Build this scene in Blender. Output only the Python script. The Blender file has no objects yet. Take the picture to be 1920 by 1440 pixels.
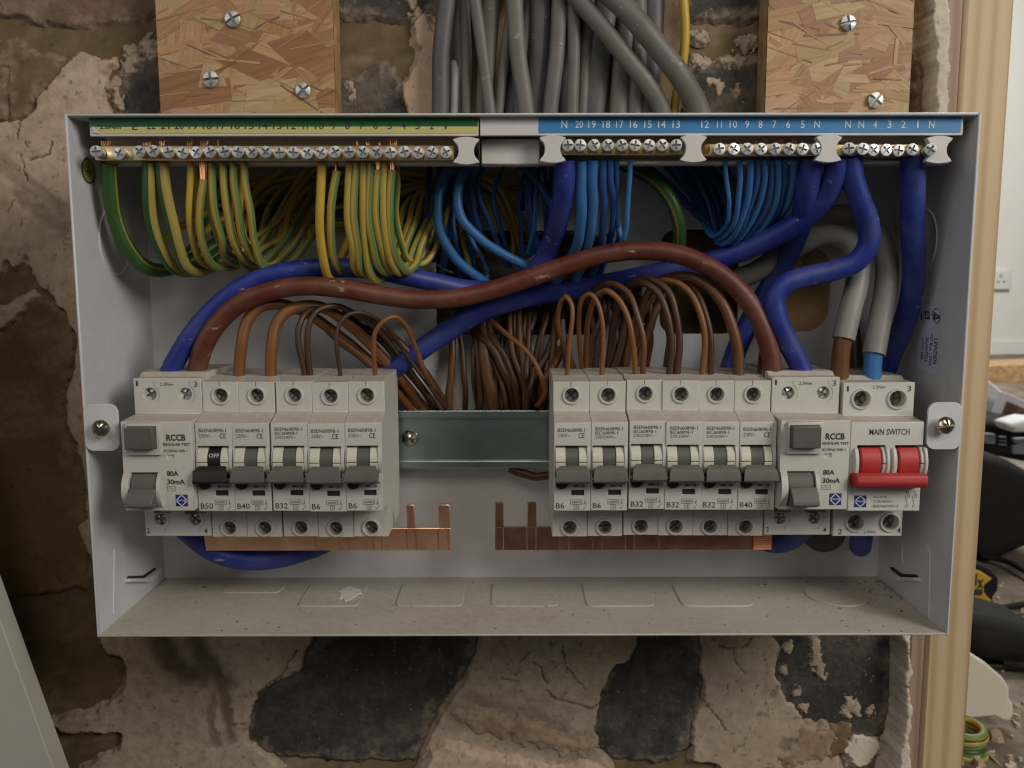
import bpy, math, random
import numpy as np
from mathutils import Matrix, Vector
S = bpy.context.scene
COL = S.collection
RNG = random.Random(7)

# ------------------------------------------------------------------ camera
CAM = np.array([-5.8395e-3, -.40724, .050715]); F = 1619.75
_p, _y, _r = .123289, -.00129, -.001612
_c, _s = math.cos(_y), math.sin(_y)
_Rz = np.array([[_c, -_s, 0], [_s, _c, 0], [0, 0, 1]])
FW = _Rz @ np.array([0, math.cos(_p), -math.sin(_p)]); RT = _Rz @ np.array([1., 0, 0]); UP = np.cross(RT, FW)
_c, _s = math.cos(_r), math.sin(_r)
RT, UP = _c*RT + _s*UP, -_s*RT + _c*UP
cd = bpy.data.cameras.new('camera'); cam = bpy.data.objects.new('camera', cd); COL.objects.link(cam)
cam.matrix_world = Matrix(((RT[0], UP[0], -FW[0], CAM[0]), (RT[1], UP[1], -FW[1], CAM[1]), (RT[2], UP[2], -FW[2], CAM[2]), (0, 0, 0, 1)))
cd.sensor_width = 36; cd.lens = 36*F/1920; cd.clip_start = .01; cd.clip_end = 60
cd.dof.use_dof = True; cd.dof.focus_distance = .425; cd.dof.aperture_fstop = 18
S.camera = cam

# ------------------------------------------------------------------ light
W = bpy.data.worlds.new('World'); S.world = W; W.use_nodes = True
bg = W.node_tree.nodes['Background']; bg.inputs[0].default_value = (1, .95, .87, 1); bg.inputs[1].default_value = .044
def area(name, loc, tgt, sx, sy, power, color):
    d = bpy.data.lights.new(name, 'AREA'); d.shape = 'RECTANGLE'; d.size = sx; d.size_y = sy; d.energy = power; d.color = color
    o = bpy.data.objects.new(name, d); COL.objects.link(o); o.location = loc
    o.rotation_euler = (Vector(tgt)-Vector(loc)).to_track_quat('-Z', 'Y').to_euler()
    return o
area('window_light', (.95, -.80, .62), (.06, 0, -.02), .5, .6, 11.5, (1, .98, .935))
area('side_window_light', (-1.5, -1.25, .75), (.1, 0, 0), 1.3, 1.3, 7.0, (.93, .96, 1))
area('front_fill_light', (.05, -1.35, 1.15), (0, 0, -.03), .55, .55, 5.0, (1, .91, .80))  # added front fill, hung low to brighten the inside of the box
area('room_light', (1.3, 1.6, 1.7), (1.2, 2.6, -.1), 1.1, 1.1, 74, (1, .99, .97))
S.view_settings.view_transform = 'Standard'; S.view_settings.look = 'None'
S.view_settings.exposure = -.16; S.view_settings.gamma = 1
S.cycles.max_bounces = 6; S.cycles.use_denoising = True
S.cycles.filter_width = 1.25

# ------------------------------------------------------------------ pixel -> place helpers (points of the photo on planes of known depth)
def _ray(x, y): return FW*F + RT*(x-960) + UP*(720-y)
def U(x, y, Y):
    d = _ray(x, y); return CAM + d*((Y-CAM[1])/d[1])
def UX(x, y, X):
    d = _ray(x, y); return CAM + d*((X-CAM[0])/d[0])
def UZ(x, y, Z):
    d = _ray(x, y); return CAM + d*((Z-CAM[2])/d[2])
def depth(q): return float((np.asarray(q)-CAM) @ FW)

# ------------------------------------------------------------------ materials
def nodes(name):
    m = bpy.data.materials.new(name); m.use_nodes = True
    nt = m.node_tree; return m, nt, nt.nodes['Principled BSDF']
def N(nt, t, **kw):
    n = nt.nodes.new(t)
    for k, v in kw.items(): setattr(n, k, v)
    return n
def ramp(nt, src, stops):
    r = N(nt, 'ShaderNodeValToRGB'); e = r.color_ramp.elements
    while len(e) < len(stops): e.new(.5)
    for el, (p, c) in zip(e, stops): el.position = p; el.color = (*c, 1)
    nt.links.new(src, r.inputs[0]); return r.outputs[0]
def noise(nt, scale, detail=4, rough=.55, coord='Object', stretch=None, dist=0):
    tc = N(nt, 'ShaderNodeTexCoord'); src = tc.outputs[coord]
    if stretch:
        mp = N(nt, 'ShaderNodeMapping'); mp.inputs['Scale'].default_value = stretch; nt.links.new(src, mp.inputs[0]); src = mp.outputs[0]
    n = N(nt, 'ShaderNodeTexNoise'); n.inputs['Scale'].default_value = scale; n.inputs['Detail'].default_value = detail
    n.inputs['Roughness'].default_value = rough; n.inputs['Distortion'].default_value = dist
    nt.links.new(src, n.inputs['Vector']); return n.outputs[0]
def mix(nt, fac, a, b, mode='MIX'):
    m = N(nt, 'ShaderNodeMix', data_type='RGBA', blend_type=mode)
    if isinstance(fac, (int, float)): m.inputs[0].default_value = fac
    else: nt.links.new(fac, m.inputs[0])
    for i, v in ((6, a), (7, b)):
        if isinstance(v, tuple): m.inputs[i].default_value = (*v, 1)
        else: nt.links.new(v, m.inputs[i])
    return m.outputs[2]
def bump(nt, b, h, strength=.3, dist=.0005):
    n = N(nt, 'ShaderNodeBump'); n.inputs['Strength'].default_value = strength; n.inputs['Distance'].default_value = dist
    nt.links.new(h, n.inputs['Height']); nt.links.new(n.outputs[0], b.inputs['Normal'])
def plain(name, c, rough=.5, metal=0, var=.12, scale=140, bmp=.08, spec=.5, dust=None, dfac=.0, settle=0., scuff=None):
    m, nt, b = nodes(name)
    n = noise(nt, scale)
    lo = tuple(v*(1-var) for v in c); hi = tuple(min(1, v*(1+var)) for v in c)
    col = ramp(nt, n, [(.3, lo), (.7, hi)])
    if dust:
        n2 = noise(nt, 45, 6, .65)
        f = ramp(nt, n2, [(.42, (0, 0, 0)), (.72, (dfac,)*3)])
        col = mix(nt, f, col, dust)
    if scuff:
        col = mix(nt, ramp(nt, noise(nt, 210, 3, .6, stretch=(.45, 1, 1)), [(.665, (0, 0, 0)), (.72, (.7,)*3)]), col, scuff)
    if settle:      # dust lying on faces that look up
        ge = N(nt, 'ShaderNodeNewGeometry'); sp = N(nt, 'ShaderNodeSeparateXYZ'); nt.links.new(ge.outputs['True Normal'], sp.inputs[0])
        up_ = ramp(nt, sp.outputs[2], [(.30, (0, 0, 0)), (.8, (settle,)*3)]); col = mix(nt, mix(nt, 1., up_, ramp(nt, noise(nt, 260, 4, .7), [(.25, (.45,)*3), (.65, (1, 1, 1))]), 'MULTIPLY'), col, (.33, .25, .17))
    nt.links.new(col, b.inputs['Base Color'])
    b.inputs['Roughness'].default_value = rough; b.inputs['Metallic'].default_value = metal
    b.inputs['Specular IOR Level'].default_value = spec
    if bmp: bump(nt, b, noise(nt, 900, 2), bmp, .0002)
    return m
DUST = (.42, .32, .22)
M = {}
M['case'] = plain('white_powder_coat', (.64, .64, .635), .36, var=.03, bmp=.3, dust=(.52, .46, .38), dfac=.2)
def tray():
    m, nt, b = nodes('dusty_white_powder_coat')
    f1 = ramp(nt, noise(nt, 260, 5, .7), [(.3, (.2,)*3), (.75, (.75,)*3)]); f2 = ramp(nt, noise(nt, 16, 4, .6), [(.3, (.2,)*3), (.68, (1, 1, 1))])
    f = mix(nt, 1., f1, f2, 'MULTIPLY'); col = mix(nt, f, (.55, .51, .45), (.31, .23, .15))
    col = mix(nt, ramp(nt, noise(nt, 210, 2, .5), [(.745, (0, 0, 0)), (.765, (.7,)*3)]), col, (.14, .10, .07))
    nt.links.new(col, b.inputs['Base Color']); b.inputs['Roughness'].default_value = .6; bump(nt, b, noise(nt, 500, 3), .3, .0003); return m
M['floorcase'] = tray()
M['dev'] = plain('cream_moulded_plastic', (.60, .572, .512), .42, var=.025, bmp=.1, dust=(.46, .39, .30), dfac=.16, settle=.6)
M['dev2'] = plain('pale_moulded_plastic', (.63, .61, .55), .42, var=.025, bmp=.1, dust=(.5, .44, .36), dfac=.12, settle=.7)
M['drum'] = plain('ivory_plastic', (.64, .60, .50), .4, var=.02, bmp=.05)
M['grip'] = plain('grey_switch_plastic', (.098, .091, .080), .55, var=.08, dust=(.2, .17, .13), dfac=.25, settle=.1)
M['gripb'] = plain('black_switch_plastic', (.012, .011, .010), .42, var=.1, dust=(.1, .08, .06), dfac=.12)
M['red'] = plain('red_switch_plastic', (.46, .036, .034), .52, var=.06, bmp=.2)
M['flag'] = plain('dark_red_plastic', (.055, .008, .010), .4)
M['ink'] = plain('black_ink', (.045, .042, .040), .6, var=0, bmp=0)
M['inkg'] = plain('grey_ink', (.16, .15, .135), .6, var=0, bmp=0)
M['inkw'] = plain('white_ink', (.72, .74, .74), .6, var=0, bmp=0)
M['logo'] = plain('blue_print', (.020, .028, .17), .5, var=0, bmp=0)
M['seam'] = plain('dark_seam', (.03, .026, .02), .8, bmp=0)
M['white'] = plain('white_nylon', (.66, .62, .58), .45, var=.03, bmp=.08)
M['lblue'] = plain('blue_label', (.045, .225, .47), .4, var=.03, bmp=0)
M['lgreen'] = plain('green_label', (.010, .115, .034), .4, var=.03, bmp=0)
M['lyell'] = plain('yellow_label', (.62, .53, .19), .4, var=.03, bmp=0)
M['steel'] = plain('bright_zinc', (.84, .85, .83), .42, 1, var=.22, bmp=.1)
M['dsteel'] = plain('dull_terminal_steel', (.36, .38, .37), .32, 1, var=.25, bmp=.1)
M['wsteel'] = plain('dull_zinc_screw', (.62, .62, .59), .48, 1, var=.25, bmp=.2)
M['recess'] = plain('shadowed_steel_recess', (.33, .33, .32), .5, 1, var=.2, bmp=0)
M['nickel'] = plain('nickel_screw', (.66, .58, .47), .18, 1, var=.08, bmp=.03)
M['rail'] = plain('zinc_rail', (.46, .55, .55), .36, 1, var=.12, scale=60, bmp=.12)
M['brass'] = plain('brass', (.82, .64, .36), .36, 1, var=.08, bmp=.08)
M['copper'] = plain('copper', (.95, .56, .40), .5, 1, var=.16, scale=60, bmp=.2, dust=(.62, .33, .2), dfac=.6)  # left busbar: bright reflection put into a lighter colour
M['copperd'] = plain('copper_dim_reflection', (.70, .37, .26), .34, 1, var=.3, scale=70, bmp=.2)  # same copper for the right busbar, its dark reflection put into the colour
M['strand'] = plain('copper_strand', (.80, .38, .22), .3, 1, var=.1, bmp=0)
M['tail_blue'] = plain('blue_pvc', (.011, .027, .215), .5, var=.14, scale=50, bmp=.2, dust=(.17, .18, .26), dfac=.28, scuff=(.30, .30, .36))
M['tail_brown'] = plain('red_brown_pvc', (.112, .022, .009), .5, var=.2, scale=50, bmp=.25, dust=(.30, .18, .12), dfac=.32, scuff=(.40, .30, .24))
M['neutral'] = plain('light_blue_pvc', (.045, .165, .39), .42, var=.08, scale=80, bmp=.1)
M['neutral2'] = plain('mid_blue_pvc', (.022, .085, .27), .42, var=.08, scale=80, bmp=.1)
M['live'] = plain('brown_pvc', (.130, .052, .015), .45, var=.12, scale=80, bmp=.1)
M['live2'] = plain('dark_brown_pvc', (.062, .026, .010), .45, var=.12, scale=80, bmp=.1)
M['live3'] = plain('tan_brown_pvc', (.205, .080, .020), .45, var=.12, scale=80, bmp=.1)
M['grey'] = plain('grey_pvc_sheath', (.128, .117, .10), .5, var=.1, scale=40, bmp=.15, dust=(.22, .18, .13), dfac=.4, scuff=(.40, .36, .29))
M['grey2'] = plain('cool_grey_pvc_sheath', (.082, .082, .084), .5, var=.1, scale=40, bmp=.15, dust=(.16, .13, .1), dfac=.4, scuff=(.30, .27, .23))
M['tailgrey'] = plain('pale_grey_pvc_sheath', (.205, .20, .175), .5, var=.07, scale=50, bmp=.1, dust=(.42, .40, .34), dfac=.3)
M['yellow'] = plain('yellow_pvc', (.55, .36, .045), .42, var=.08, bmp=.1)
def striped(name, ya, gr, bands):
    m, nt, b = nodes(name)
    uv = N(nt, 'ShaderNodeUVMap'); sp = N(nt, 'ShaderNodeSeparateXYZ'); nt.links.new(uv.outputs[0], sp.inputs[0])
    r = N(nt, 'ShaderNodeValToRGB'); r.color_ramp.interpolation = 'CONSTANT'; e = r.color_ramp.elements
    while len(e) < len(bands): e.new(.5)
    for el, (p, g) in zip(e, bands): el.position = p; el.color = (*(gr if g else ya), 1)
    nt.links.new(sp.outputs[0], r.inputs[0])
    n = noise(nt, 120); col = mix(nt, n, r.outputs[0], mix(nt, .25, r.outputs[0], (.2, .16, .1)))
    nt.links.new(col, b.inputs['Base Color']); b.inputs['Roughness'].default_value = .42
    bump(nt, b, noise(nt, 700, 2), .1, .0002); return m
YEL = (.50, .335, .045)
M['gy'] = striped('yellow_green_pvc', YEL, (.125, .215, .07), [(0, 0), (.12, 1), (.36, 0), (.62, 1), (.86, 0)])
M['gyb'] = striped('yellow_green_pvc_bold', (.42, .32, .07), (.009, .085, .010), [(0, 1), (.19, 0), (.5, 1), (.70, 0), (.95, 1)])
M['gyt'] = striped('green_pvc_yellow_line', (.30, .24, .05), (.010, .100, .010), [(0, 1), (.19, 0), (.25, 1), (.76, 0), (.82, 1)])
def wood(name, a, b_, c, sc, rough=.6):
    m, nt, b = nodes(name)
    tc = N(nt, 'ShaderNodeTexCoord'); mp = N(nt, 'ShaderNodeMapping'); mp.inputs['Scale'].default_value = sc
    nt.links.new(tc.outputs['Object'], mp.inputs[0])
    w = N(nt, 'ShaderNodeTexWave', wave_type='BANDS', bands_direction='X'); w.inputs['Scale'].default_value = 22
    w.inputs['Distortion'].default_value = 5.5; w.inputs['Detail'].default_value = 3; w.inputs['Detail Scale'].default_value = .7
    nt.links.new(mp.outputs[0], w.inputs[0])
    n = noise(nt, 10, 4, .6, stretch=(sc[0]*9, sc[1]*9, sc[2]*1.2))
    col = ramp(nt, w.outputs[1], [(.05, a), (.55, b_), (.97, c)])
    col = mix(nt, n, col, mix(nt, .45, col, tuple(v*.62 for v in a)))
    nt.links.new(col, b.inputs['Base Color']); b.inputs['Roughness'].default_value = rough
    bump(nt, b, n, .25, .0006); return m
M['pine'] = wood('sawn_pine', (.66, .495, .295), (.635, .46, .26), (.52, .345, .175), (1.35, 1.35, .10))
M['batten'] = wood('pink_batten', (.42, .30, .21), (.37, .255, .17), (.3, .19, .12), (2, 2, .2))
def osb_flake():
    m, nt, b = nodes('osb_flake')
    at = N(nt, 'ShaderNodeAttribute', attribute_name='tint')
    n = noise(nt, 60, 5, .65, stretch=(1, 1, 4)); n2 = noise(nt, 25, 3)
    c = mix(nt, n, at.outputs[0], mix(nt, .5, at.outputs[0], (.30, .15, .06)))
    nt.links.new(mix(nt, n2, c, mix(nt, .3, c, (.30, .15, .06))), b.inputs['Base Color']); b.inputs['Roughness'].default_value = .5
    uv = N(nt, 'ShaderNodeUVMap'); mp = N(nt, 'ShaderNodeMapping'); mp.inputs['Scale'].default_value = (620, 26, 1); nt.links.new(uv.outputs[0], mp.inputs[0])
    g = N(nt, 'ShaderNodeTexNoise'); g.inputs['Scale'].default_value = 1; g.inputs['Detail'].default_value = 4; nt.links.new(mp.outputs[0], g.inputs['Vector'])
    bump(nt, b, g.outputs[0], .4, .0005)
    gr = ramp(nt, g.outputs[0], [(.3, (.80, .74, .67)), (.6, (1, 1, 1))])
    nt.links.new(mix(nt, 1., mix(nt, n2, c, mix(nt, .3, c, (.30, .15, .06))), gr, 'MULTIPLY'), b.inputs['Base Color'])
    return m
M['flake'] = osb_flake()
M['osb'] = plain('osb_core', (.42, .26, .125), .6, var=.35, scale=90, bmp=.4)
def rocky(name, c1, c2, c3, sc=30, rough=.9, spec=.3, bs=.5, attr=True, speck=False, dk=.45):
    m, nt, b = nodes(name)
    n1 = noise(nt, sc, 8, .62, dist=.4); n2 = noise(nt, sc*7, 5, .65); n3 = noise(nt, sc*.35, 4, .6)
    col = ramp(nt, n1, [(.32, c1), (.5, c2), (.72, c3)])
    col = mix(nt, ramp(nt, n2, [(.35, (dk,)*3), (.6, (0, 0, 0))]), col, tuple(v*.45 for v in c1))
    col = mix(nt, ramp(nt, n3, [(.38, (.4,)*3), (.6, (0, 0, 0))]), col, c1)
    if speck:
        col = mix(nt, ramp(nt, noise(nt, 330, 3, .6), [(.66, (0, 0, 0)), (.72, (.75,)*3)]), col, (.34, .26, .18))
        col = mix(nt, ramp(nt, noise(nt, 34, 5, .7, stretch=(3.2, 1, .5)), [(.55, (0, 0, 0)), (.78, (.4,)*3)]), col, (.20, .155, .11))
    if attr:
        at = N(nt, 'ShaderNodeAttribute', attribute_name='dirt_shade')
        at2 = N(nt, 'ShaderNodeAttribute', attribute_name='pale'); col = mix(nt, at2.outputs[2], col, (.40, .305, .215))
        col = mix(nt, at.outputs[2], col, (.060, .036, .018))
    nt.links.new(col, b.inputs['Base Color']); b.inputs['Roughness'].default_value = rough; b.inputs['Specular IOR Level'].default_value = spec
    bump(nt, b, n2, bs, .0012); return m
M['plaster'] = rocky('old_pink_plaster', (.50, .36, .25), (.59, .44, .325), (.63, .49, .375), 22, bs=.22)
M['plaster2'] = rocky('grey_plaster', (.42, .31, .22), (.50, .385, .285), (.53, .425, .32), 22, bs=.22)
M['filler'] = rocky('white_filler', (.58, .47, .35), (.70, .61, .49), (.74, .66, .55), 40, bs=.4, dk=.2)
M['mortar'] = rocky('brown_mortar', (.135, .086, .043), (.19, .128, .066), (.26, .185, .105), 11, bs=.5)
M['dbrick'] = rocky('charcoal_brick', (.040, .035, .029), (.078, .071, .064), (.16, .135, .10), 38, bs=.9, speck=True)
M['dbrick_old'] = rocky('charcoal_brick', (.042, .037, .031), (.080, .073, .066), (.17, .145, .11), 38, bs=.9)
M['rbrick'] = rocky('dusty_red_brick', (.15, .075, .050), (.20, .115, .075), (.29, .21, .14), 18, bs=.7)
M['rust2'] = rocky('orange_dusty_plaster', (.27, .17, .10), (.34, .225, .14), (.41, .29, .19), 26, bs=.25)
M['bbrick'] = rocky('brown_brick', (.140, .082, .034), (.175, .106, .046), (.225, .145, .072), 9, bs=.2, rough=.62, dk=.12)
M['rust'] = rocky('rust_stain_brick', (.15, .085, .045), (.20, .12, .065), (.28, .18, .10), 30, bs=.5)
M['ground'] = rocky('dusty_floor', (.13, .10, .07), (.24, .19, .14), (.42, .36, .29), 9, bs=.8, attr=False)
M['paint'] = plain('cream_painted_plaster', (.74, .73, .67), .7, var=.02, scale=8, bmp=.1)
M['tool'] = plain('black_tool_fabric', (.004, .004, .0042), .85, var=.3, scale=60, bmp=.5)
M['toolgrey'] = plain('blue_grey_plastic', (.17, .20, .22), .45, var=.1)
M['toolyellow'] = plain('yellow_plastic', (.55, .34, .03), .42, var=.08)
M['paper'] = plain('white_card', (.78, .78, .79), .6, var=.03, bmp=.05)
M['photo'] = plain('brown_print', (.16, .09, .05), .5, var=.5, scale=25, bmp=0)
M['board'] = plain('grey_plasterboard_paper', (.44, .40, .35), .85, var=.05, scale=30, bmp=.15)
M['gyps'] = plain('cream_plasterboard', (.68, .63, .50), .8, var=.04, scale=30, bmp=.15)
M['sock'] = plain('white_socket_plastic', (.72, .71, .68), .35, var=.02)
M['crumb'] = plain('brown_crumb', (.20, .13, .075), .9, var=.4, scale=400, bmp=0)
M['smear'] = plain('pale_matt', (.66, .63, .57), .7, var=.1, scale=300, bmp=.4)
M['lav'] = plain('lavender_label', (.66, .64, .74), .42, var=.02, bmp=0)
M['esym'] = plain('olive_earth_label', (.26, .26, .045), .45, var=.05, bmp=0)

# ------------------------------------------------------------------ mesh building
class MB:
    def __init__(s): s.v = []; s.f = []; s.m = []; s.uv = {}
    def add(s, verts, faces, mi=0):
        o = len(s.v); s.v.extend([tuple(map(float, p)) for p in verts])
        s.f.extend([tuple(i+o for i in f) for f in faces]); s.m.extend([mi]*len(faces)); return s
    def box(s, x0, x1, y0, y1, z0, z1, c=0, mi=0):
        if c <= 0:
            v = [(x, y, z) for x in (x0, x1) for y in (y0, y1) for z in (z0, z1)]
            return s.add(v, [(0, 1, 3, 2), (4, 6, 7, 5), (0, 4, 5, 1), (2, 3, 7, 6), (0, 2, 6, 4), (1, 5, 7, 3)], mi)
        X = (x0, x1); Y = (y0, y1); Z = (z0, z1); v = []; idx = {}
        for i in (0, 1):
            for j in (0, 1):
                for k in (0, 1):
                    sx, sy, sz = (1-2*i)*c, (1-2*j)*c, (1-2*k)*c
                    for a, p in enumerate(((X[i], Y[j]+sy, Z[k]+sz), (X[i]+sx, Y[j], Z[k]+sz), (X[i]+sx, Y[j]+sy, Z[k]))):
                        idx[i, j, k, a] = len(v); v.append(p)
        f = []
        q = lambda *t: idx[t]
        for i in (0, 1):
            f.append([q(i, 0, 0, 0), q(i, 1, 0, 0), q(i, 1, 1, 0), q(i, 0, 1, 0)][::1 if i else -1])
            f.append([q(0, i, 0, 1), q(1, i, 0, 1), q(1, i, 1, 1), q(0, i, 1, 1)][::-1 if i else 1])
            f.append([q(0, 0, i, 2), q(1, 0, i, 2), q(1, 1, i, 2), q(0, 1, i, 2)][::1 if i else -1])
        def quad(a, b, c_, d, flip): f.append([a, b, c_, d][::-1 if flip else 1])
        for i in (0, 1):
            for j in (0, 1):
                quad(q(i, j, 0, 0), q(i, j, 1, 0), q(i, j, 1, 1), q(i, j, 0, 1), i == j)
                quad(q(i, 0, j, 0), q(i, 1, j, 0), q(i, 1, j, 2), q(i, 0, j, 2), i != j)
                quad(q(0, i, j, 1), q(1, i, j, 1), q(1, i, j, 2), q(0, i, j, 2), i == j)
                for k in (0, 1): f.append([q(i, j, k, 0), q(i, j, k, 1), q(i, j, k, 2)][::1 if (i+j+k) % 2 else -1])
        return s.add(v, f, mi)
    def prism(s, prof, a0, a1, axis='x', mi=0):       # prof: 2D outline; extruded along axis from a0 to a1
        n = len(prof); v = []
        for a in (a0, a1):
            for p, q in prof: v.append({'x': (a, p, q), 'y': (p, a, q), 'z': (p, q, a)}[axis])
        f = [tuple(range(n))[::-1], tuple(range(n, 2*n))] + [(i, (i+1) % n, n+(i+1) % n, n+i) for i in range(n)]
        return s.add(v, f, mi)
    def lathe(s, prof, cx, cz, n=20, mi=0, a0=0., a1=2*math.pi):  # prof: (radius, y); axis along Y
        v = []; full = abs(a1-a0-2*math.pi) < 1e-6; k = n if full else n+1
        for r, y in prof:
            for i in range(k):
                a = a0+(a1-a0)*i/n; v.append((cx+r*math.cos(a), y, cz+r*math.sin(a)))
        f = []
        for j in range(len(prof)-1):
            for i in range(n):
                i2 = (i+1) % k; f.append((j*k+i, j*k+i2, (j+1)*k+i2, (j+1)*k+i))
        return s.add(v, f, mi)
    def disc(s, cx, cz, y, r, n=20, mi=0, a0=0., a1=2*math.pi, rz=None):
        full = abs(a1-a0-2*math.pi) < 1e-6
        v = [(cx+r*math.cos(a0+(a1-a0)*i/n), y, cz+(rz or r)*math.sin(a0+(a1-a0)*i/n)) for i in range(n if full else n+1)]
        return s.add(v, [tuple(range(len(v)))], mi)
    def line(s, x0, z0, x1, z1, y, w, mi=0):
        dx, dz = x1-x0, z1-z0; L = math.hypot(dx, dz) or 1; nx, nz = -dz/L*w/2, dx/L*w/2
        return s.add([(x0+nx, y, z0+nz), (x0-nx, y, z0-nz), (x1-nx, y, z1-nz), (x1+nx, y, z1+nz)], [(0, 1, 2, 3)], mi)
    def frame(s, x0, x1, z0, z1, y, w, mi=0):
        for a in ((x0, z0, x1, z0), (x1, z0, x1, z1), (x1, z1, x0, z1), (x0, z1, x0, z0)): s.line(*a, y, w, mi)
        return s
    def head(s, cx, cz, y, r, dome=.0, deep=.0008, w=None, rot=.4, mi=0, h=.002, n=6, cm=1, ring=0):
        """cross-recess screw head facing -Y: four quadrants with a sunk cross between them"""
        if ring: s.lathe([(r*.74, y+deep*.6), (r*.78, y-dome*.6), (r*.9, y-dome*.45), (r, y+.0003), (r, y+.0012)], cx, cz, 20, mi)
        w = w or r*.17; ca, sa = math.cos(rot), math.sin(rot)
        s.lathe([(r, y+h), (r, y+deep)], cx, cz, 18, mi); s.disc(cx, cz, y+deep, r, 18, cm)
        rad = [0, .45, .8, 1.] if dome else [0, .9, 1.]
        for qx, qz in ((1, 1), (-1, 1), (-1, -1), (1, -1)):
            v = []; f = []
            for t in rad:
                yy = y - dome*(1-t*t) + (.12*r if (t == 1. and not dome) else 0)
                for i in range(n+1):
                    a = math.pi/2*i/n; x = max(r*t*math.cos(a), w); z = max(r*t*math.sin(a), w)
                    x, z = x*qx, z*qz; v.append((cx+ca*x-sa*z, yy, cz+sa*x+ca*z))
            k = n+1
            for j in range(len(rad)-1):
                for i in range(n): f.append((j*k+i, j*k+i+1, (j+1)*k+i+1, (j+1)*k+i))
            # walls of the cross
            for i in (0, n):
                for j in range(len(rad)-1):
                    a, b = v[j*k+i], v[(j+1)*k+i]; o = len(v); v += [(a[0], y+deep, a[2]), (b[0], y+deep, b[2])]; f.append((j*k+i, (j+1)*k+i, o+1, o))
            for i in range(n):
                a, b = v[(len(rad)-1)*k+i], v[(len(rad)-1)*k+i+1]; o = len(v)
                v += [(a[0], y+deep, a[2]), (b[0], y+deep, b[2])]; f.append(((len(rad)-1)*k+i, (len(rad)-1)*k+i+1, o+1, o))
            s.add(v, f, mi)
        return s
    def mesh(s, name, mats, smooth=True, ang=38):
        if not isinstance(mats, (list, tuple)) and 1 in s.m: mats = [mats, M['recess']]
        me = bpy.data.meshes.new(name); me.from_pydata(s.v, [], s.f)
        for m in (mats if isinstance(mats, (list, tuple)) else [mats]): me.materials.append(m)
        if any(s.m): me.polygons.foreach_set('material_index', s.m)
        if smooth:
            me.polygons.foreach_set('use_smooth', [True]*len(s.f)); me.set_sharp_from_angle(angle=math.radians(ang))
        me.update(); return me
    def build(s, name, mats, parent=None, smooth=True, ang=38, bevel=0):
        o = bpy.data.objects.new(name, s.mesh(name, mats, smooth, ang)); COL.objects.link(o)
        if parent: put(o, parent)
        if bevel: bev(o, bevel)
        return o
def bev(o, w, seg=2):
    m = o.modifiers.new('bevel', 'BEVEL'); m.width = w; m.segments = seg; m.limit_method = 'ANGLE'; m.angle_limit = math.radians(40); m.harden_normals = False
def put(o, parent):
    o.parent = parent; o.matrix_parent_inverse = Matrix.Translation(-Vector(parent.location)) if parent.type == 'EMPTY' or parent.parent is None else Matrix.Identity(4)
def tag(o, label, cat, group=None, kind=None):
    o['label'] = label
    if cat: o['category'] = cat
    if group: o['group'] = group
    if kind: o['kind'] = kind
    return o
def thing(name, loc, label, cat, group=None):
    o = bpy.data.objects.new(name, None); o.empty_display_size = .01; COL.objects.link(o); o.location = loc
    return tag(o, label, cat, group)
def copy_tree(o, dx, shared=()):
    c = o.copy(); COL.objects.link(c); c.location = Vector(o.location)+Vector(dx)
    for ch in o.children:
        d = ch.copy(); COL.objects.link(d); d.parent = c; d.matrix_parent_inverse = ch.matrix_parent_inverse.copy()
        for g in ch.children:
            e = g.copy(); COL.objects.link(e); e.parent = d; e.matrix_parent_inverse = g.matrix_parent_inverse.copy()
    return c
def baked(o):
    """replace modifiers of o by their result"""
    dg = bpy.context.evaluated_depsgraph_get(); dg.update()
    me = bpy.data.meshes.new_from_object(o.evaluated_get(dg)); old = o.data; o.modifiers.clear(); o.data = me; bpy.data.meshes.remove(old)
    me.polygons.foreach_set('use_smooth', [True]*len(me.polygons)); me.set_sharp_from_angle(angle=math.radians(30)); return o
def carve(o, cutter):
    c = bpy.data.objects.new('cutter', cutter.mesh('cutter', [o.data.materials[0]], False)); COL.objects.link(c)
    import bmesh
    bm = bmesh.new(); bm.from_mesh(c.data); bmesh.ops.recalc_face_normals(bm, faces=bm.faces); bm.to_mesh(c.data); bm.free()
    bm = bmesh.new(); bm.from_mesh(o.data); bmesh.ops.recalc_face_normals(bm, faces=bm.faces); bm.to_mesh(o.data); bm.free()
    b = o.modifiers.new('cut', 'BOOLEAN'); b.operation = 'DIFFERENCE'; b.solver = 'EXACT'; b.use_self = True; b.object = c
    baked(o); me = c.data; bpy.data.objects.remove(c); bpy.data.meshes.remove(me); return o
def cyl_y(mb, cx, cz, y0, y1, r, n=24):
    v = [(cx+r*math.cos(2*math.pi*i/n), y, cz+r*math.sin(2*math.pi*i/n)) for y in (y0, y1) for i in range(n)]
    return mb.add(v, [tuple(range(n)), tuple(range(n, 2*n))[::-1]] + [(i, n+i, n+(i+1) % n, (i+1) % n) for i in range(n)])
_TX = {}
def text_geo(t, off):
    if (t, off) not in _TX:
        c = bpy.data.curves.new('txt', 'FONT'); c.body = t; c.size = 1; c.offset = off; c.resolution_u = 2; c.fill_mode = 'FRONT'
        o = bpy.data.objects.new('txt', c); COL.objects.link(o)
        dg = bpy.context.evaluated_depsgraph_get(); dg.update()
        me = bpy.data.meshes.new_from_object(o.evaluated_get(dg))
        v = np.array([tuple(p.co) for p in me.vertices]).reshape(-1, 3); f = [tuple(p.vertices) for p in me.polygons]
        bpy.data.objects.remove(o); bpy.data.curves.remove(c); bpy.data.meshes.remove(me); _TX[t, off] = (v, f)
    return _TX[t, off]
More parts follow.
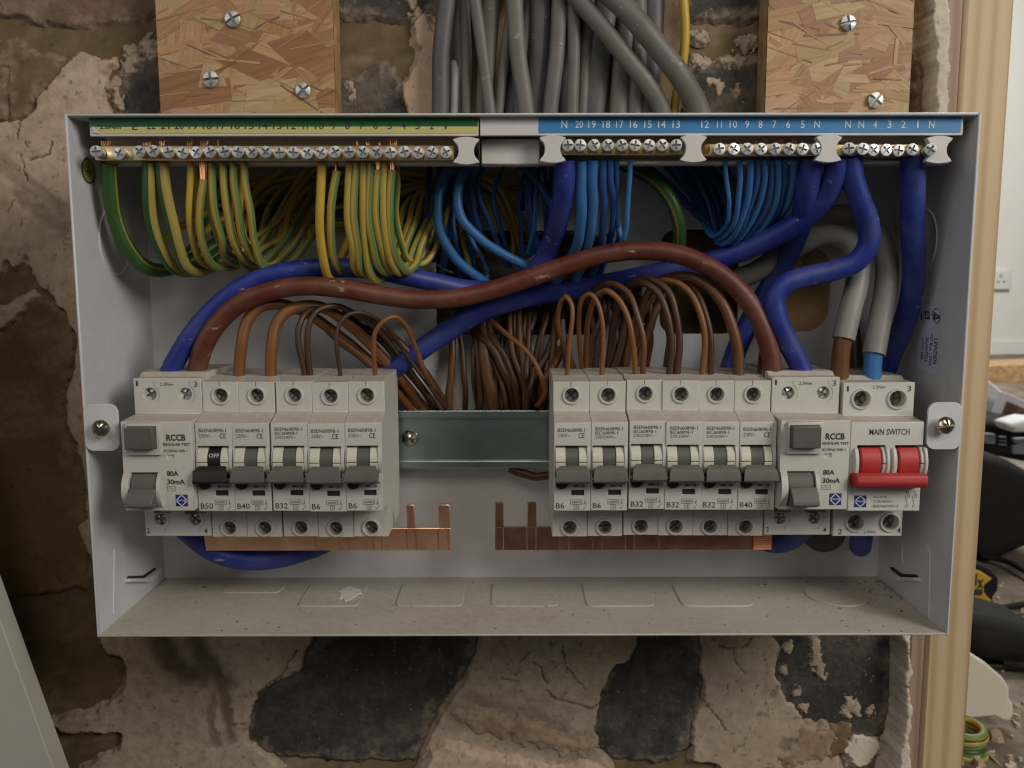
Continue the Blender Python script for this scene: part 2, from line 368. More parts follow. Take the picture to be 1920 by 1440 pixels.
def text(mb, t, x0, x1, z0, z1, y, mi=0, off=.0, fn=None, caps=None):
    """lettering that fills the box x0..x1, z0..z1 on the plane y (facing -Y)"""
    v, f = text_geo(t, off)
    if not len(v): return
    mn, mx = v.min(0), v.max(0); a = (v[:, 0]-mn[0])/max(mx[0]-mn[0], 1e-6); b = (v[:, 1]-mn[1])/max(mx[1]-mn[1], 1e-6)
    if fn: pts = [fn(p, q) for p, q in zip(a, b)]
    else: pts = [(x0+(x1-x0)*p, y, z0+(z1-z0)*q) for p, q in zip(a, b)]
    mb.add(pts, f, mi)
def ptext(mb, t, xa, xb, yt, yb, Y, mi=0, off=.0, dx=0.):
    p, q = U(xa, yb, Y), U(xb, yt, Y); text(mb, t, p[0]+dx, q[0]+dx, p[2], q[2], Y, mi, off)

# ------------------------------------------------------------------ tubes
def spline(P, sub):
    P = np.asarray(P, float); n = len(P)
    if n == 2: return np.array([P[0]+(P[1]-P[0])*t for t in np.linspace(0, 1, 4)])
    Q = np.vstack([2*P[0]-P[1], P, 2*P[-1]-P[-2]]); out = []
    for i in range(1, n):
        p0, p1, p2, p3 = Q[i-1], Q[i], Q[i+1], Q[i+2]
        t0 = 0; t1 = np.linalg.norm(p1-p0)**.5+1e-6; t2 = t1+np.linalg.norm(p2-p1)**.5+1e-6; t3 = t2+np.linalg.norm(p3-p2)**.5+1e-6
        for t in np.linspace(t1, t2, sub, endpoint=False):
            A1 = (t1-t)/(t1-t0)*p0+(t-t0)/(t1-t0)*p1; A2 = (t2-t)/(t2-t1)*p1+(t-t1)/(t2-t1)*p2; A3 = (t3-t)/(t3-t2)*p2+(t-t2)/(t3-t2)*p3
            B1 = (t2-t)/(t2-t0)*A1+(t-t0)/(t2-t0)*A2; B2 = (t3-t)/(t3-t1)*A2+(t-t1)/(t3-t1)*A3
            out.append((t2-t)/(t2-t1)*B1+(t-t1)/(t2-t1)*B2)
    out.append(P[-1]); return np.array(out)
def tube_mesh(name, P, r, mat, seg=10, sub=6, flat=1., rot=0., wob=0., seed=0):
    C = spline(P, sub); n = len(C)
    if wob:
        rg = np.random.RandomState(seed); ph = rg.rand(6)*6.28; t = np.linspace(0, 1, n)[:, None]
        w = np.sin(np.pi*t)
        C = C + wob*w*np.hstack([np.sin(9*t+ph[0])+.5*np.sin(23*t+ph[3]), np.sin(7*t+ph[1]), .6*np.sin(11*t+ph[2])])
    T = np.gradient(C, axis=0); T /= np.linalg.norm(T, axis=1)[:, None]+1e-12
    up = np.array([0, -1., 0]); nrm = up-T[0]*(up@T[0])
    if np.linalg.norm(nrm) < 1e-3: nrm = np.array([1., 0, 0])-T[0]*T[0][0]
    nrm /= np.linalg.norm(nrm); V = []; UVv = []; L = 0
    for i in range(n):
        nrm = nrm-T[i]*(nrm@T[i]); nrm /= np.linalg.norm(nrm)+1e-12; bn = np.cross(T[i], nrm)
        if i: L += np.linalg.norm(C[i]-C[i-1])
        for j in range(seg):
            a = 2*math.pi*j/seg+rot; V.append(C[i]+r*(math.cos(a)*nrm/flat+math.sin(a)*bn))
        UVv.append(L)
    Fc = []; uvs = []
    for i in range(n-1):
        for j in range(seg):
            j2 = (j+1) % seg; Fc.append((i*seg+j, i*seg+j2, (i+1)*seg+j2, (i+1)*seg+j))
            uvs += [(j/seg, UVv[i]), ((j+1)/seg, UVv[i]), ((j+1)/seg, UVv[i+1]), (j/seg, UVv[i+1])]
    Fc.append(tuple(range(seg))[::-1]); Fc.append(tuple((n-1)*seg+j for j in range(seg))); uvs += [(0, 0)]*(2*seg)
    me = bpy.data.meshes.new(name); me.from_pydata([tuple(p) for p in V], [], Fc); me.materials.append(mat)
    uv = me.uv_layers.new(name='UVMap'); uv.data.foreach_set('uv', np.array(uvs, np.float32).ravel())
    me.polygons.foreach_set('use_smooth', [True]*len(Fc)); me.set_sharp_from_angle(angle=math.radians(50)); return me
_seed = [0]
def cable(name, pts, w, mat, label, cat='wire', group=None, seg=10, flat=1., rot=0., parent=None, wob=0., rad=None):
    P = [U(x, y, Y/1000) for x, y, Y in pts]
    r = rad or .5*w*np.mean([depth(q) for q in P])/F
    _seed[0] += 1
    o = bpy.data.objects.new(name, tube_mesh(name, P, r, M[mat] if isinstance(mat, str) else mat, seg, 6, flat, rot, wob, _seed[0])); COL.objects.link(o)
    if parent: put(o, parent)
    elif label: tag(o, label, cat, group)
    return o
def strands(parent, x, y0, y1, Y, w, n=5):
    """bare copper strands between a wire and its clamp"""
    mb = MB()
    for i in range(n):
        t = (i+.5)/n-.5
        a = U(x+t*w*.7, y1, Y/1000); b = U(x+t*w+RNG.uniform(-1, 1), y0, Y/1000)
        r = .00045; a[1] += RNG.uniform(-.0006, .0006)
        v = []
        for q in (a, b):
            for k in range(5): v.append((q[0]+r*math.cos(k*1.2566), q[1]+r*math.sin(k*1.2566), q[2]))
        mb.add(v, [(k, (k+1) % 5, 5+(k+1) % 5, 5+k) for k in range(5)]+[(0, 1, 2, 3, 4), (5, 6, 7, 8, 9)])
    return mb.build('copper_strands', M['strand'], parent)

# ================================================================== numpy noise + rough wall pieces
def vnoise(x, z, seed):
    rg = np.random.RandomState(seed); tb = rg.rand(256, 256)
    xi = np.floor(x).astype(int); zi = np.floor(z).astype(int); fx = x-xi; fz = z-zi
    fx = fx*fx*(3-2*fx); fz = fz*fz*(3-2*fz); g = lambda a, b: tb[a % 256, b % 256]
    return (g(xi, zi)*(1-fx)+g(xi+1, zi)*fx)*(1-fz)+(g(xi, zi+1)*(1-fx)+g(xi+1, zi+1)*fx)*fz
def fbm(x, z, sc, seed, oc=4):
    s = 0; a = .5; t = 0
    for o in range(oc): s = s+a*vnoise(x*sc+7.3*o, z*sc+3.1*o, seed+o); t += a; a *= .55; sc *= 2.03
    return s/t-.5
def segdist(px, pz, a, b):
    ax, az = a; bx, bz = b; dx, dz = bx-ax, bz-az; t = np.clip(((px-ax)*dx+(pz-az)*dz)/(dx*dx+dz*dz+1e-12), 0, 1)
    return np.hypot(px-ax-t*dx, pz-az-t*dz)
WALLY = .102
def sheet(name, poly, mat, parent, thick=.004, res=.0008, ragged=.004, rag_sc=140, edge=.005, rough=.0012, rsc=90, cracks=(), stains=(), seed=1, px=True, Y=WALLY, holes=(), wash=0., smear=0.):
    """a lump of plaster, mortar or brick: an uneven crust with a ragged edge that stands proud of the wall"""
    pts = [tuple(U(x, y, Y)[[0, 2]]) for x, y in poly] if px else poly
    xs = [p[0] for p in pts]; zs = [p[1] for p in pts]
    gx = np.arange(min(xs)-.006, max(xs)+.006, res); gz = np.arange(min(zs)-.006, max(zs)+.006, res)
    X, Z = np.meshgrid(gx, gz, indexing='ij')
    d = np.full(X.shape, 9.); ins = np.zeros(X.shape, bool); n = len(pts)
    for i in range(n):
        a, b = pts[i], pts[(i+1) % n]; d = np.minimum(d, segdist(X, Z, a, b))
        c = ((a[1] > Z) != (b[1] > Z)); xi = (b[0]-a[0])*(Z-a[1])/((b[1]-a[1]) if abs(b[1]-a[1]) > 1e-12 else 1e-12)+a[0]; ins ^= c & (X < xi)
    sd = np.where(ins, d, -d)+ragged*2*fbm(X, Z, rag_sc, seed, 5)
    for hx, hy, hr in holes:
        q = U(hx, hy, Y); sd = np.minimum(sd, np.hypot(X-q[0], (Z-q[2])*1.3)-hr+.003*fbm(X, Z, 300, seed+5, 3))
    t = np.clip(sd/edge, 0, 1); h = thick*(t*t*(3-2*t))*.9+thick*.1*t
    h = np.where(sd < 0, sd*.9, h)+rough*2*fbm(X, Z, rsc, seed+9, 5)*np.clip(sd/.003+.3, 0, 1)+.0011*fbm(X, Z, 14, seed+17, 2)*np.clip(sd/.003, 0, 1)
    dirt_shade = np.zeros(X.shape); nz = .0012*fbm(X, Z, 420, seed+3, 3)
    for cr in cracks:
        w = cr[0]; cp = [tuple(U(x, y, Y)[[0, 2]]) for x, y in cr[1:]]; dd = np.full(X.shape, 9.)
        for a, b in zip(cp[:-1], cp[1:]): dd = np.minimum(dd, segdist(X+.0022*fbm(X, Z, 260, seed+21, 3), Z+.0022*fbm(X, Z, 260, seed+31, 3), a, b))
        k = np.clip(1-(dd+nz*.35)/(w*.5/1000), 0, 1); h = h-np.minimum(thick*.6, .0016)*k**.6; dirt_shade = np.maximum(dirt_shade, np.clip(k*1.4, 0, 1)*.8)  # shade inside the crack is put into the colour as well
    for st in stains:
        w = st[0]; amt = st[1]; cp = [tuple(U(x, y, Y)[[0, 2]]) for x, y in st[2:]]; dd = np.full(X.shape, 9.)
        for a, b in zip(cp[:-1], cp[1:]): dd = np.minimum(dd, segdist(X, Z, a, b))
        k = np.clip(1.4-(dd+.007*fbm(X, Z, 160, seed+41, 5))/(w/1000), 0, 1); h = h-thick*.3*k; dirt_shade = np.maximum(dirt_shade, amt*k)
    fine = fbm(X, Z, 330, seed+51, 3); dirt_shade = np.maximum(dirt_shade, np.clip((fine-.215)*8, 0, .5))
    dirt_shade = np.maximum(dirt_shade, np.clip((.0010-sd)/.0010, 0, 1)*.16)
    pale = np.zeros(X.shape)
    if wash: pale = wash*np.clip((.0055-sd+.024*fbm(X, Z, 120, seed+61, 5))/.006, 0, 1)*np.clip(.75+1.6*fbm(X, Z, 420, seed+62, 3), 0, 1)
    if smear:
        w_ = fbm(X*.55+Z*.5, Z*1.5-X*.6, 34, seed+63, 5); pale = np.maximum(pale, smear*np.clip((w_-.07)*6, 0, 1)*np.clip(.8+1.4*fbm(X, Z, 300, seed+64, 3), 0, 1))
    keep = sd > -.003; kc = keep[:-1, :-1] | keep[1:, :-1] | keep[:-1, 1:] | keep[1:, 1:]
    idx = np.arange(X.size).reshape(X.shape); I, J = np.nonzero(kc)
    fs = np.stack([idx[I, J], idx[I+1, J], idx[I+1, J+1], idx[I, J+1]], 1)
    used = np.unique(fs); rm = np.zeros(X.size, int); rm[used] = np.arange(len(used))
    V = np.stack([X.ravel(), (Y-h).ravel(), Z.ravel()], 1)[used]
    me = bpy.data.meshes.new(name); me.from_pydata(V.tolist(), [], rm[fs].tolist()); me.materials.append(M[mat])
    at = me.attributes.new('dirt_shade', 'FLOAT', 'POINT'); at.data.foreach_set('value', dirt_shade.ravel()[used].astype(np.float32))
    at = me.attributes.new('pale', 'FLOAT', 'POINT'); at.data.foreach_set('value', pale.ravel()[used].astype(np.float32))
    me.polygons.foreach_set('use_smooth', [True]*len(fs)); me.update()
    o = bpy.data.objects.new(name, me); COL.objects.link(o)
    if parent: put(o, parent)
    return o
wall = sheet('wall', [(-.46, -.42), (.250, -.42), (.250, .36), (-.46, .36)], 'mortar', None, thick=.001, res=.0025, ragged=0, rough=.0014, rsc=34, seed=11, px=False, Y=.1045, smear=.5)
wall['kind'] = 'structure'; wall['label'] = 'rough stripped brick wall with brown mortar and patches of old plaster'
B = lambda poly, mat='dbrick', **k: sheet('brick', poly, mat, wall, **{**dict(thick=.0012, ragged=.0030, rag_sc=180, rough=.0005, edge=.0014, wash=.55, smear=.22), **k})
PL = lambda poly, mat='plaster', **k: sheet('plaster_patch', poly, mat, wall, **{**dict(thick=.0034, ragged=.0027, rag_sc=170, rough=.00022, edge=.0013), **k})
B([(-40, -60), (305, -60), (300, 12), (270, 36), (200, 50), (80, 48), (30, 30), (-40, 26)], 'rbrick', seed=21)
B([(-40, 128), (13, 132), (15, 228), (-40, 235)], 'rbrick', seed=22)
B([(-40, 78), (28, 74), (60, 96), (122, 110), (96, 150), (72, 186), (52, 212), (30, 224), (16, 226), (14, 130), (-40, 126)], 'bbrick', seed=34)
B([(-60, 640), (20, 620), (66, 560), (104, 566), (130, 600), (140, 650), (130, 700), (116, 760), (128, 820), (150, 900), (166, 1010), (160, 1100), (-60, 1130)], 'bbrick', seed=35, thick=.0008, wash=.3, smear=.3)
B([(236, 118), (312, 92), (312, 300), (200, 300), (226, 160)], seed=23)
B([(618, -60), (830, -60), (822, 30), (742, 40), (660, 34), (618, 18)], seed=24)
B([(612, 152), (668, 140), (706, 122), (735, 128), (770, 178), (778, 300), (612, 300)], seed=25)
B([(1285, -60), (1442, -60), (1442, 30), (1360, 42), (1285, 36)], seed=26)
B([(1285, 112), (1350, 118), (1442, 106), (1442, 300), (1285, 300)], seed=27)
B([(1703, 118), (1722, 114), (1722, 300), (1703, 300)], 'rbrick', seed=28, thick=.006)
B([(588, 1170), (905, 1170), (893, 1230), (866, 1265), (832, 1305), (806, 1350), (788, 1395), (774, 1424), (640, 1426), (500, 1412), (462, 1380), (462, 1290), (560, 1240)], seed=29)
B([(1196, 1170), (1318, 1170), (1320, 1260), (1306, 1330), (1300, 1396), (1240, 1428), (1150, 1420), (1110, 1390), (1112, 1300), (1150, 1240)], seed=30)
B([(1432, 1170), (1672, 1170), (1668, 1290), (1656, 1376), (1600, 1388), (1520, 1372), (1470, 1320), (1440, 1260)], seed=31)
B([(1510, 1360), (1600, 1350), (1580, 1410), (1520, 1420)], 'rust', seed=32, thick=.004)
PL([(-60, 238), (40, 228), (62, 210), (75, 182), (108, 140), (132, 112), (152, 98), (182, 112), (214, 110), (218, 122), (196, 142), (203, 160), (196, 186), (210, 215), (330, 300), (330, 1130), (250, 1130), (190, 1060), (168, 990), (160, 900), (146, 830), (128, 795), (126, 740), (140, 700), (146, 640), (128, 590), (102, 556), (80, 540), (64, 512), (52, 484), (40, 500), (28, 505), (18, 492), (6, 512), (-60, 520)],
   seed=41, cracks=[(1.0, (34, 214), (40, 235), (38, 262)), (1.3, (62, 300), (84, 298), (98, 290), (102, 268)), (1.0, (44, 290), (48, 312), (54, 338)), (.9, (52, 266), (58, 280)), (.8, (20, 400), (32, 374))],
   stains=[(5, .26, (-10, 300), (30, 330), (80, 370), (128, 400)), (4, .34, (40, 366), (80, 400), (124, 434))])
PL([(-60, 588), (10, 574), (40, 556), (64, 546), (70, 556), (52, 580), (20, 610), (-60, 650)], seed=42, thick=.003)
PL([(150, 985), (170, 960), (200, 1030), (186, 1080)], seed=43, thick=.004)
PL([(198, 1170), (190, 1212), (204, 1224), (228, 1226), (240, 1250), (234, 1288), (206, 1320), (160, 1340), (86, 1350), (108, 1366), (160, 1374), (228, 1374), (228, 1400), (180, 1426), (150, 1440), (140, 1500), (545, 1500), (530, 1440), (492, 1402), (470, 1386), (474, 1340), (486, 1300), (530, 1270), (572, 1252), (570, 1235), (592, 1195), (604, 1170)],
   'plaster2', seed=44, stains=[(8, .72, (300, 1190), (320, 1235), (350, 1258), (384, 1262)), (7, .7, (370, 1200), (392, 1240), (424, 1272)), (3.5, .66, (418, 1270), (428, 1330), (436, 1380)), (2.5, .45, (402, 1300), (396, 1350), (408, 1392))],
   cracks=[(1.1, (560, 1215), (530, 1262), (498, 1284), (486, 1296)), (.8, (440, 1356), (466, 1350))])
PL([(904, 1170), (1200, 1170), (1196, 1212), (1182, 1238), (1158, 1246), (1142, 1262), (1126, 1300), (1118, 1350), (1122, 1400), (1152, 1440), (1160, 1500), (770, 1500), (792, 1420), (812, 1360), (846, 1312), (880, 1258)],
   'plaster2', seed=45, cracks=[(1.3, (1000, 1236), (1016, 1250), (1020, 1268), (1026, 1280)), (1.4, (1026, 1290), (1042, 1308), (1072, 1314), (1108, 1325), (1118, 1318)), (1., (1056, 1204), (1058, 1240)), (.9, (1058, 1240), (1074, 1264), (1096, 1290)), (.8, (1034, 1238), (1056, 1240)), (.8, (940, 1266), (974, 1274)), (.8, (992, 1218), (976, 1238)), (.7, (1088, 1200), (1086, 1215))],
   stains=[(9, .42, (862, 1338), (920, 1352), (990, 1380), (1060, 1398), (1096, 1400)), (6, .34, (880, 1310), (960, 1330), (1050, 1360))])
sheet('plaster_patch', [(800, 1392), (840, 1372), (900, 1390), (980, 1408), (1060, 1424), (1100, 1410), (1150, 1440), (1160, 1500), (780, 1500)], 'plaster', wall, thick=.009, ragged=.003, rough=.0011, seed=46)
PL([(1312, 1170), (1432, 1170), (1462, 1215), (1452, 1262), (1470, 1300), (1498, 1335), (1514, 1368), (1560, 1388), (1576, 1440), (1576, 1500), (1400, 1500), (1342, 1432), (1298, 1424), (1296, 1350), (1318, 1302), (1310, 1250)],
   'plaster2', seed=47, cracks=[(1.4, (1346, 1208), (1366, 1212), (1390, 1210), (1402, 1200)), (.9, (1374, 1214), (1378, 1240), (1396, 1260)), (1.1, (1316, 1310), (1336, 1335), (1360, 1364)), (.7, (1430, 1222), (1436, 1260)), (.7, (1446, 1290), (1446, 1340)), (.6, (1362, 1280), (1360, 1300)), (.6, (1416, 1280), (1412, 1300))],
   stains=[(4.5, .45, (1470, 1392), (1486, 1402)), (4.5, .45, (1522, 1380), (1530, 1400)), (3, .4, (1446, 1300), (1452, 1290)), (3, .45, (1464, 1206), (1460, 1230))])
PL([(1574, 1398), (1600, 1376), (1640, 1380), (1650, 1400), (1630, 1425), (1590, 1436)], 'filler', seed=48, ragged=.005)
sheet('filler_strip', [(1668, 1170), (1690, 1170), (1691, 1320), (1690, 1500), (1638, 1500), (1650, 1420), (1664, 1340), (1668, 1270)], 'filler', wall, thick=.018, ragged=.003, rough=.0012, seed=49, edge=.003)
sheet('filler_strip', [(1706, -60), (1762, -60), (1756, 100), (1760, 300), (1712, 300), (1722, 130), (1716, 90)], 'filler', wall, thick=.0185, ragged=.003, rough=.0012, seed=50, edge=.003)
B([(800, 420), (1180, 420), (1180, 660), (800, 660)], seed=33)  # dark sheet added behind the panel hole to deepen its shade
PL([(772, 50), (796, 22), (806, 44), (818, 60), (822, 90), (822, 300), (772, 300), (752, 160), (770, 140), (790, 96), (776, 80)], seed=51, thick=.005)
sheet('dust_band', [(846, 1338), (880, 1326), (930, 1334), (990, 1352), (1050, 1376), (1100, 1376), (1116, 1400), (1090, 1416), (1040, 1410), (985, 1396), (930, 1384), (880, 1372)], 'rust2', wall, thick=.0010, ragged=.007, rag_sc=150, rough=.0004, seed=52, Y=WALLY-.0032, wash=.8)
sheet('dust_band', [(1500, 1350), (1540, 1362), (1576, 1380), (1560, 1420), (1510, 1430), (1470, 1440), (1450, 1420), (1480, 1400)], 'rust2', wall, thick=.0010, ragged=.007, rag_sc=170, rough=.0004, seed=53, Y=WALLY-.0032, wash=.8)
for i, (x, y, w, h) in enumerate([(242, 122, 9, 14), (252, 114, 12, 4), (275, 84, 9, 10), (286, 96, 10, 7), (208, 160, 12, 7), (223, 188, 7, 12), (238, 94, 4, 3), (770, 6, 7, 8), (778, 26, 8, 4), (790, 34, 10, 5), (1312, 68, 8, 5), (1402, 78, 14, 5), (1338, 152, 8, 10), (1349, 168, 5, 8), (1316, 118, 16, 8), (1376, 114, 20, 7), (1380, 176, 9, 14), (1530, 1222, 10, 34), (1538, 1262, 8, 12), (1478, 1216, 5, 9), (1470, 1258, 4, 6), (1494, 1300, 6, 5), (1508, 1330, 5, 7), (1592, 1320, 9, 12), (1606, 1330, 7, 9), (1586, 1338, 10, 7), (1632, 1338, 5, 8), (655, 170, 3, 14), (234, 134, 5, 9)]):
    sheet('plaster_fleck', [(x-w, y), (x-w*.5, y-h*.8), (x+w*.4, y-h), (x+w, y-h*.2), (x+w*.6, y+h), (x-w*.4, y+h*.8)], 'plaster2', wall, thick=.0006, ragged=.0042, rag_sc=330, edge=.0010, rough=.0001, res=.0006, seed=60+i, Y=WALLY-.0022)

# ================================================================== OSB boards, pine stud, board in the corner
OSBY = .0832
def osb(x0, x1, label, seed):
    a = U(x0, 100, OSBY)[0]; b = U(x1, 100, OSBY)[0]; z0, z1 = -.10, .30
    root = thing('osb_board', (a, OSBY+.018, z0), label, 'board', 'OSB battens behind the box')
    MB().box(a, b, OSBY, OSBY+.0175, z0, z1, .0006).build('core', M['osb'], root)
    rg = random.Random(seed); V = []; Fc = []; tint = []; uvs = []
    tones = [(.58, .375, .195), (.52, .325, .16), (.60, .41, .225), (.48, .285, .14), (.41, .235, .115), (.55, .35, .175), (.36, .195, .095), (.62, .44, .25)]
    def flake(cx, cz, L, Wd, ang, y, t):
        ca, sa = math.cos(ang), math.sin(ang); out = []
        e0, e1 = rg.uniform(-.3, .3)*Wd, rg.uniform(-.3, .3)*Wd
        loc = [(-L/2+e0, -Wd/2), (-L/6, -Wd/2*rg.uniform(.85, 1.1)), (L/6, -Wd/2*rg.uniform(.85, 1.1)), (L/2+e1, -Wd/2*rg.uniform(.6, 1)), (L/2-e1, Wd/2), (L/6, Wd/2*rg.uniform(.85, 1.1)), (-L/6, Wd/2*rg.uniform(.85, 1.1)), (-L/2-e0, Wd/2*rg.uniform(.6, 1))]
        for p, q in loc: out.append((cx+ca*p-sa*q, cz+sa*p+ca*q, p, q))
        # clip to the board
        for axis, lim, sgn in ((0, a, 1), (0, b, -1), (1, z0, 1), (1, z1, -1)):
            new = []
            for i in range(len(out)):
                P, Q = out[i], out[(i+1) % len(out)]; dp, dq = sgn*(P[axis]-lim), sgn*(Q[axis]-lim)
                if dp >= 0: new.append(P)
                if (dp >= 0) != (dq >= 0):
                    k = dp/(dp-dq); new.append(tuple(P[m]+(Q[m]-P[m])*k for m in range(4)))
            out = new
            if len(out) < 3: return
        n = len(out); o = len(V)
        til = rg.uniform(-.0003, .0003)/.02; til2 = rg.uniform(-.0002, .0002)/.01
        for p in out: V.append((p[0], y+til*p[2]+til2*p[3], p[1]))
        for p in out: V.append((p[0], OSBY+.0002, p[1]))
        Fc.append(tuple(o+i for i in range(n))); tint.extend([t]*(2*n)); uvs.extend([(p[3]+cx*3, p[2]+cz) for p in out])
        for i in range(n):
            j = (i+1) % n; Fc.append((o+i, o+n+i, o+n+j, o+j)); uvs.extend([(0, 0)]*4)
    for k in range(430):
        y = OSBY-.0002-.0007*k/430
        flake(rg.uniform(a, b), rg.uniform(.08, z1), rg.uniform(.03, .085), rg.uniform(.004, .019), rg.choice([0, .25, -.3, .5, -.6, 1.2, .1])+rg.uniform(-.3, .3), y, tuple(v*rg.uniform(.88, 1.1) for v in rg.choice(tones)))
    if seed == 3:   # the long dark flake across the left board
        q = U(430, 130, OSBY); flake(q[0]+.004, q[2]-.001, .098, .017, .30, OSBY-.0010, (.31, .155, .072))
        q = U(350, 178, OSBY); flake(q[0], q[2], .05, .012, .12, OSBY-.0009, (.34, .17, .08))
        q = U(345, 95, OSBY); flake(q[0]+.004, q[2], .03, .014, 1.45, OSBY-.0009, (.60, .385, .20))
    else:
        q = U(1530, 95, OSBY); flake(q[0], q[2], .06, .011, .2, OSBY-.0010, (.55, .335, .15))
        q = U(1500, 150, OSBY); flake(q[0], q[2], .05, .012, .15, OSBY-.0009, (.58, .365, .17))
        q = U(1679, 98, OSBY); flake(q[0], q[2], .014, .0022, 1.5, OSBY-.0012, (.66, .45, .23))
    for k in range(70):     # splinters and pits
        flake(rg.uniform(a, b), rg.uniform(.13, .25), rg.uniform(.006, .035), rg.uniform(.0004, .0014), rg.uniform(-.6, .7), OSBY-.00115, rg.choice([(.2, .1, .045), (.62, .42, .22), (.30, .16, .07), (.60, .40, .2), (.44, .26, .12), (.5, .31, .15)]))
    me = bpy.data.meshes.new('flake_layer'); me.from_pydata(V, [], Fc); me.materials.append(M['flake'])
    at = me.attributes.new('tint', 'FLOAT_COLOR', 'POINT'); at.data.foreach_set('color', np.array([(*t, 1) for t in tint], np.float32).ravel())
    uv = me.uv_layers.new(name='UVMap'); uv.data.foreach_set('uv', np.array(uvs, np.float32).ravel()); me.update()
    o = bpy.data.objects.new('flake_layer', me); COL.objects.link(o); put(o, root); o['kind'] = 'stuff'; return root
osb(297, 627, 'left OSB board with three crosshead screws and a long dark flake', 3)
osb(1437, 1708, 'right OSB board beside the white filler strip, with two screws', 4)
def wood_screw(px, py, label, r=17, tilt=.4, sunk=0.):
    q = U(px, py, OSBY-.002); rr = .5*2*r*depth(q)/F
    mb = MB().head(q[0], q[2], OSBY-.0030+sunk, rr, dome=.0008, deep=.0012, w=rr*.17, rot=tilt, h=.0012)
    o = mb.build('wood_screw', M['wsteel'], None, ang=25); return tag(o, label, 'screw', 'screws in the OSB boards')
wood_screw(437, 36, 'crosshead screw near the top middle of the left OSB board', 14.5, .5)
wood_screw(396, 149, 'crosshead screw on the dark flake at the left of the left OSB board', 14.5, .1)
wood_screw(569, 170, 'crosshead screw near the lower right corner of the left OSB board', 14, .7)
wood_screw(1590, 43, 'crosshead screw high on the right OSB board', 14, .2)
wood_screw(1641, 188, 'shiny crosshead screw low on the right OSB board just above the box', 14, .9)
def box_thing(name, label, cat, x0, x1, y0, y1, z0, z1, c, mat, group=None):
    return tag(MB().box(x0, x1, y0, y1, z0, z1, c).build(name, M[mat]), label, cat, group)
SYF = .086; sx0, sx1 = U(1732, 1300, SYF)[0], U(1816, 1300, SYF)[0]
box_thing('pine_stud', 'upright pale pine stud at the right of the consumer unit', 'timber', sx0, sx1+.0005, SYF, .150, -.42, .36, .0022, 'pine')
box_thing('pine_batten', 'narrow pink-brown batten strip behind the pine stud', 'timber', sx0-.0095, sx0-.0006, .0865, .104, -.42, .36, .001, 'batten')
a, b = U(0, 1163, .02), U(100, 1440, .02); ang = math.atan2(b[0]-a[0], a[2]-b[2])
lb = MB().box(-.30, 0, 0, .0125, -.45, .32, .0006).build('plasterboard_offcut', M['board']); lb.location = a; lb.rotation_euler = (0, -ang, 0)
tag(lb, 'grey plasterboard sheet leaning in the lower left corner', 'board')

# ================================================================== enclosure
BW, BH, BD, T = .42, .2506, .0817, .0013
hx, hz = BW/2, BH/2
unit = thing('consumer_unit_box', (0, BD, -hz), 'open white metal consumer unit box fixed to the wall', 'enclosure')
def rrect(x0, x1, z0, z1, r, n=6):
    P = []
    for cx, cz, a in ((x1-r, z1-r, 0), (x0+r, z1-r, 1), (x0+r, z0+r, 2), (x1-r, z0+r, 3)):
        for i in range(n+1): t = math.pi/2*(a+i/n); P.append((cx+r*math.cos(t), cz+r*math.sin(t)))
    return P
def panel_with_holes(outer, holes, y0, y1):
    import bmesh
    bm = bmesh.new()
    for lp in [outer]+holes:
        vs = [bm.verts.new((x, y0, z)) for x, z in lp]
        for i in range(len(vs)): bm.edges.new((vs[i], vs[(i+1) % len(vs)]))
    bmesh.ops.triangle_fill(bm, use_beauty=True, use_dissolve=False, edges=bm.edges[:])
    r = bmesh.ops.extrude_face_region(bm, geom=bm.faces[:])
    for v in [e for e in r['geom'] if isinstance(e, bmesh.types.BMVert)]: v.co.y = y1
    bmesh.ops.recalc_face_normals(bm, faces=bm.faces[:])
    me = bpy.data.meshes.new('back_panel'); bm.to_mesh(me); bm.free(); return me
def hpx(x0, x1, y0, y1, r): p, q = U(x0, y1, BD), U(x1, y0, BD); return rrect(p[0], q[0], p[2], q[2], r)
key = U(982, 372, BD)
holes = [hpx(819, 1126, 432, 628, .008), hpx(1236, 1388, 430, 626, .008), hpx(1440, 1560, 462, 622, .013), [(key[0]+.0035*math.cos(t)*(1 if abs(math.sin(t)) > -2 else 1), key[2]+.007*math.sin(t)) for t in np.linspace(0, 2*math.pi, 16, endpoint=False)]]
me = panel_with_holes([(-hx+T, -hz+T), (hx-T, -hz+T), (hx-T, hz-T), (-hx+T, hz-T)], holes, BD, BD+.0012)
me.materials.append(M['case']); bp = bpy.data.objects.new('back_panel', me); COL.objects.link(bp); put(bp, unit)
for nm, (x0, x1) in (('side_panel', (-hx, -hx+T)), ('side_panel', (hx-T, hx))):
    MB().box(x0, x1, 0, BD+.0012, -hz, hz, .0004).build(nm, M['case'], unit)
MB().box(-hx+T, hx-T, .0002, BD+.0012, hz-T, hz-.0001, .0004).build('top_panel', M['case'], unit)
MB().box(-hx+T, hx-T, .0002, BD+.0012, -hz+.0001, -hz+T, .0004).build('bottom_panel', M['floorcase'], unit)
for side in (-1, 1):
    xe = side*(hx-.0006); w = .0165
    P = rrect(min(xe, xe-side*w), max(xe, xe-side*w), U(200, 845, 0)[2], U(200, 757, 0)[2], .0042)
    MB().prism([(x, z) for x, z in P], -.0009, .0004, 'y').build('lid_tab', M['case'], unit, bevel=.0002)
